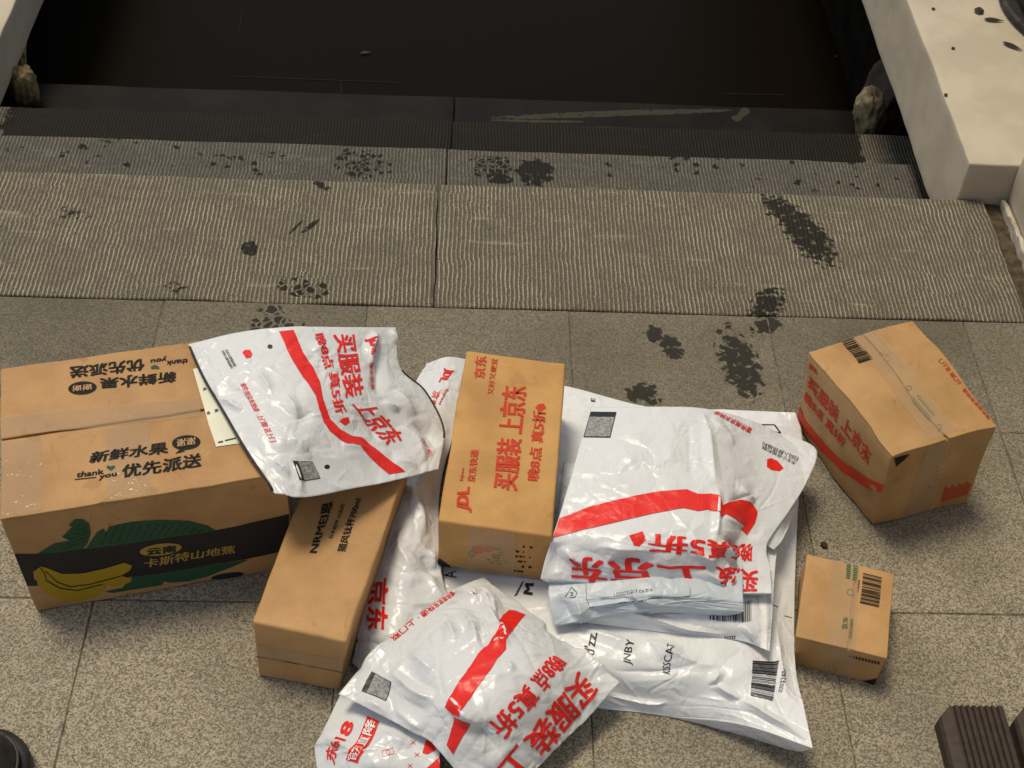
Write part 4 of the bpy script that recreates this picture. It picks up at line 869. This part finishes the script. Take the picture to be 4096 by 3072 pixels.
# dry leaves and crumbs
def leaf(px, py, z, L, wd, ang, label, group):
    c = P(px, py, z); V = []; n = 9
    for i in range(n+1):
        t = i/n; ww = wd*math.sin(math.pi*min(1, t**.7))*.5; zz = .0006+.0012*math.sin(t*3.1)
        for s_ in (-1, 0, 1): V.append((L*(t-.5), s_*ww, zz + .0006*abs(s_)))
    Fc = [[i*3+k, (i+1)*3+k, (i+1)*3+k+1, i*3+k+1] for i in range(n) for k in (0, 1)]
    me = mesh('dry_leaf', V, Fc); bm = bmesh.new(); bm.from_mesh(me); g = bmesh.ops.extrude_face_region(bm, geom=bm.faces[:]); bmesh.ops.translate(bm, verts=[v for v in g['geom'] if isinstance(v, bmesh.types.BMVert)], vec=(0, 0, .0007)); bm.to_mesh(me); bm.free()
    o = link('dry_leaf', me, M['leaf']); o.location = tuple(c); o.rotation_euler = (0, 0, math.radians(ang)); return tag(o, label, 'leaf', group)
zz2 = mk(3200, 0, 2.305)
leaf(*zz2(1650,100), .0735, .024, .018, 70, 'dark rounded dry leaf curled on the parapet near the planter', 'dry leaves on the parapet')
leaf(*zz2(1785,190), .0735, .036, .010, -8, 'narrow dry leaf lying flat beside the planter saucer', 'dry leaves on the parapet')
leaf(*zz2(1958,432), .0735, .040, .010, -42, 'slender dry leaf lying slantwise on the parapet by the wall', 'dry leaves on the parapet')
def crumb(px, py, z, r_, label, group, mat='leaf'):
    bm = bmesh.new(); bmesh.ops.create_icosphere(bm, subdivisions=2, radius=r_)
    for v_ in bm.verts: v_.co *= 1+.3*float(noise3(v_.co.x*400, v_.co.y*400, v_.co.z*400+px, 2)); v_.co.z *= .55
    me = bpy.data.meshes.new('crumb'); bm.to_mesh(me); bm.free(); o = link('crumb', me, M[mat]); c = P(px, py, z); o.location = (c[0], c[1], z+r_*.4); return tag(o, label, 'debris', group)
for q in ((1228,88), (1410,450), (1345,880)): crumb(*zz2(*q), .0725, .0035, 'tiny dark crumb on the pale parapet', 'crumbs on the parapet')
crumb(3296, 2183, 0, .0048, 'dark soil lump on the tile beside the small carton', None)
leaf(1463, 213, -.598, .03, .012, 10, 'pale leaf scrap lying on the near-black sheet', 'floating scraps'); leaf(3343, 229, -.598, .01, .008, 30, 'tiny pale crumb lying on the near-black sheet', 'floating scraps')
# ribbed deck boards
def board(x0, x1, label):
    """dark board with lengthwise grooves and a cut corner, running towards the viewer"""
    y1, y0, zt = -.660, -1.05, .022; root = empty('ribbed_board', ((x0+x1)/2, (y0+y1)/2, 0), label, 'board', 'ribbed boards lying on the tiles')
    Wd = x1-x0; prof = [(x0, .0), (x0, .016), (x0+.003, zt-.002), (x0+.016, zt)]; k = 8; a = x0+.017; pw = (x1-.004-a)/k
    for i in range(k): prof += [(a+pw*i, zt), (a+pw*i+pw*.12, zt-.0035), (a+pw*i+pw*.42, zt-.0035), (a+pw*i+pw*.58, zt), (a+pw*(i+.97), zt)]
    prof += [(x1-.002, zt), (x1, zt-.003), (x1, 0)]
    ys = [y0, -.9, -.8, -.72, -.69, -.68, -.675, -.67, -.664, y1]; V = []
    for y in ys:
        for x, z in prof:
            cut = y1 - max(0.0, .016-(x-x0))*1.0; V.append((x, min(y, cut), z))
    n = len(prof); Fc = [[i*n+j, i*n+j+1, (i+1)*n+j+1, (i+1)*n+j] for i in range(len(ys)-1) for j in range(n-1)] + [list(range(n))[::-1], [(len(ys)-1)*n+j for j in range(n)]]
    Fc += [[i*n+n-1, i*n, (i+1)*n, (i+1)*n+n-1] for i in range(len(ys)-1)]
    me = mesh('ribbed_plank', V, Fc); bm = bmesh.new(); bm.from_mesh(me); bmesh.ops.recalc_face_normals(bm, faces=bm.faces[:]); bm.to_mesh(me); bm.free()
    link('ribbed_plank', me, M['boardw'], root, smooth=False); return root
board(.402, .482, 'dark brown ribbed board lying on the tiles with its whole cut end showing')
board(.491, .571, 'dark brown ribbed board lying on the tiles, second from the small carton')
# toe of a black shoe
sc_ = np.array([-.700, -.800]); shoe = empty('shoe', (sc_[0]-.05, sc_[1]-.08, 0), 'rounded toe of a black rubber shoe resting on the granite tiles', 'shoe')
dirv = np.array([.55, .835]); dirv /= np.linalg.norm(dirv); sid = np.array([dirv[1], -dirv[0]])
def outline(scale, n=64):
    o_ = []
    for i in range(n):
        t = 2*math.pi*i/n; a, b = math.cos(t), math.sin(t); L2 = .105 if a > 0 else .20; wdt = .060 if a > 0 else .052
        o_.append(sc_ + dirv*(abs(a)**.85*np.sign(a)*L2*scale) + sid*(np.sign(b)*abs(b)**.85*wdt*scale))
    return o_
def loft(name, rings, mat):
    V = []; n = len(rings[0][0])
    for o_, z in rings: V += [(p[0], p[1], z) for p in o_]
    Fc = [[i*n+k, i*n+(k+1) % n, (i+1)*n+(k+1) % n, (i+1)*n+k] for i in range(len(rings)-1) for k in range(n)] + [list(range(n)), [(len(rings)-1)*n+k for k in range(n)]]
    me = mesh(name, V, Fc); bm = bmesh.new(); bm.from_mesh(me); bmesh.ops.recalc_face_normals(bm, faces=bm.faces[:]); bm.to_mesh(me); bm.free(); return link(name, me, mat, shoe)
loft('sole', [(outline(.97), .001), (outline(1.0), .005), (outline(1.0), .018), (outline(.98), .022), (outline(.9), .023)], M['rubber'])
loft('toe_cap', [(outline(.90), .022), (outline(.89), .035), (outline(.84), .05), (outline(.72), .064), (outline(.5), .072), (outline(.2), .074)], M['rubber'])
tube('welt_seam', [(p[0], p[1], .036) for p in outline(.885)]+[(outline(.885)[0][0], outline(.885)[0][1], .036)], .0016, M['rubb2'], shoe)
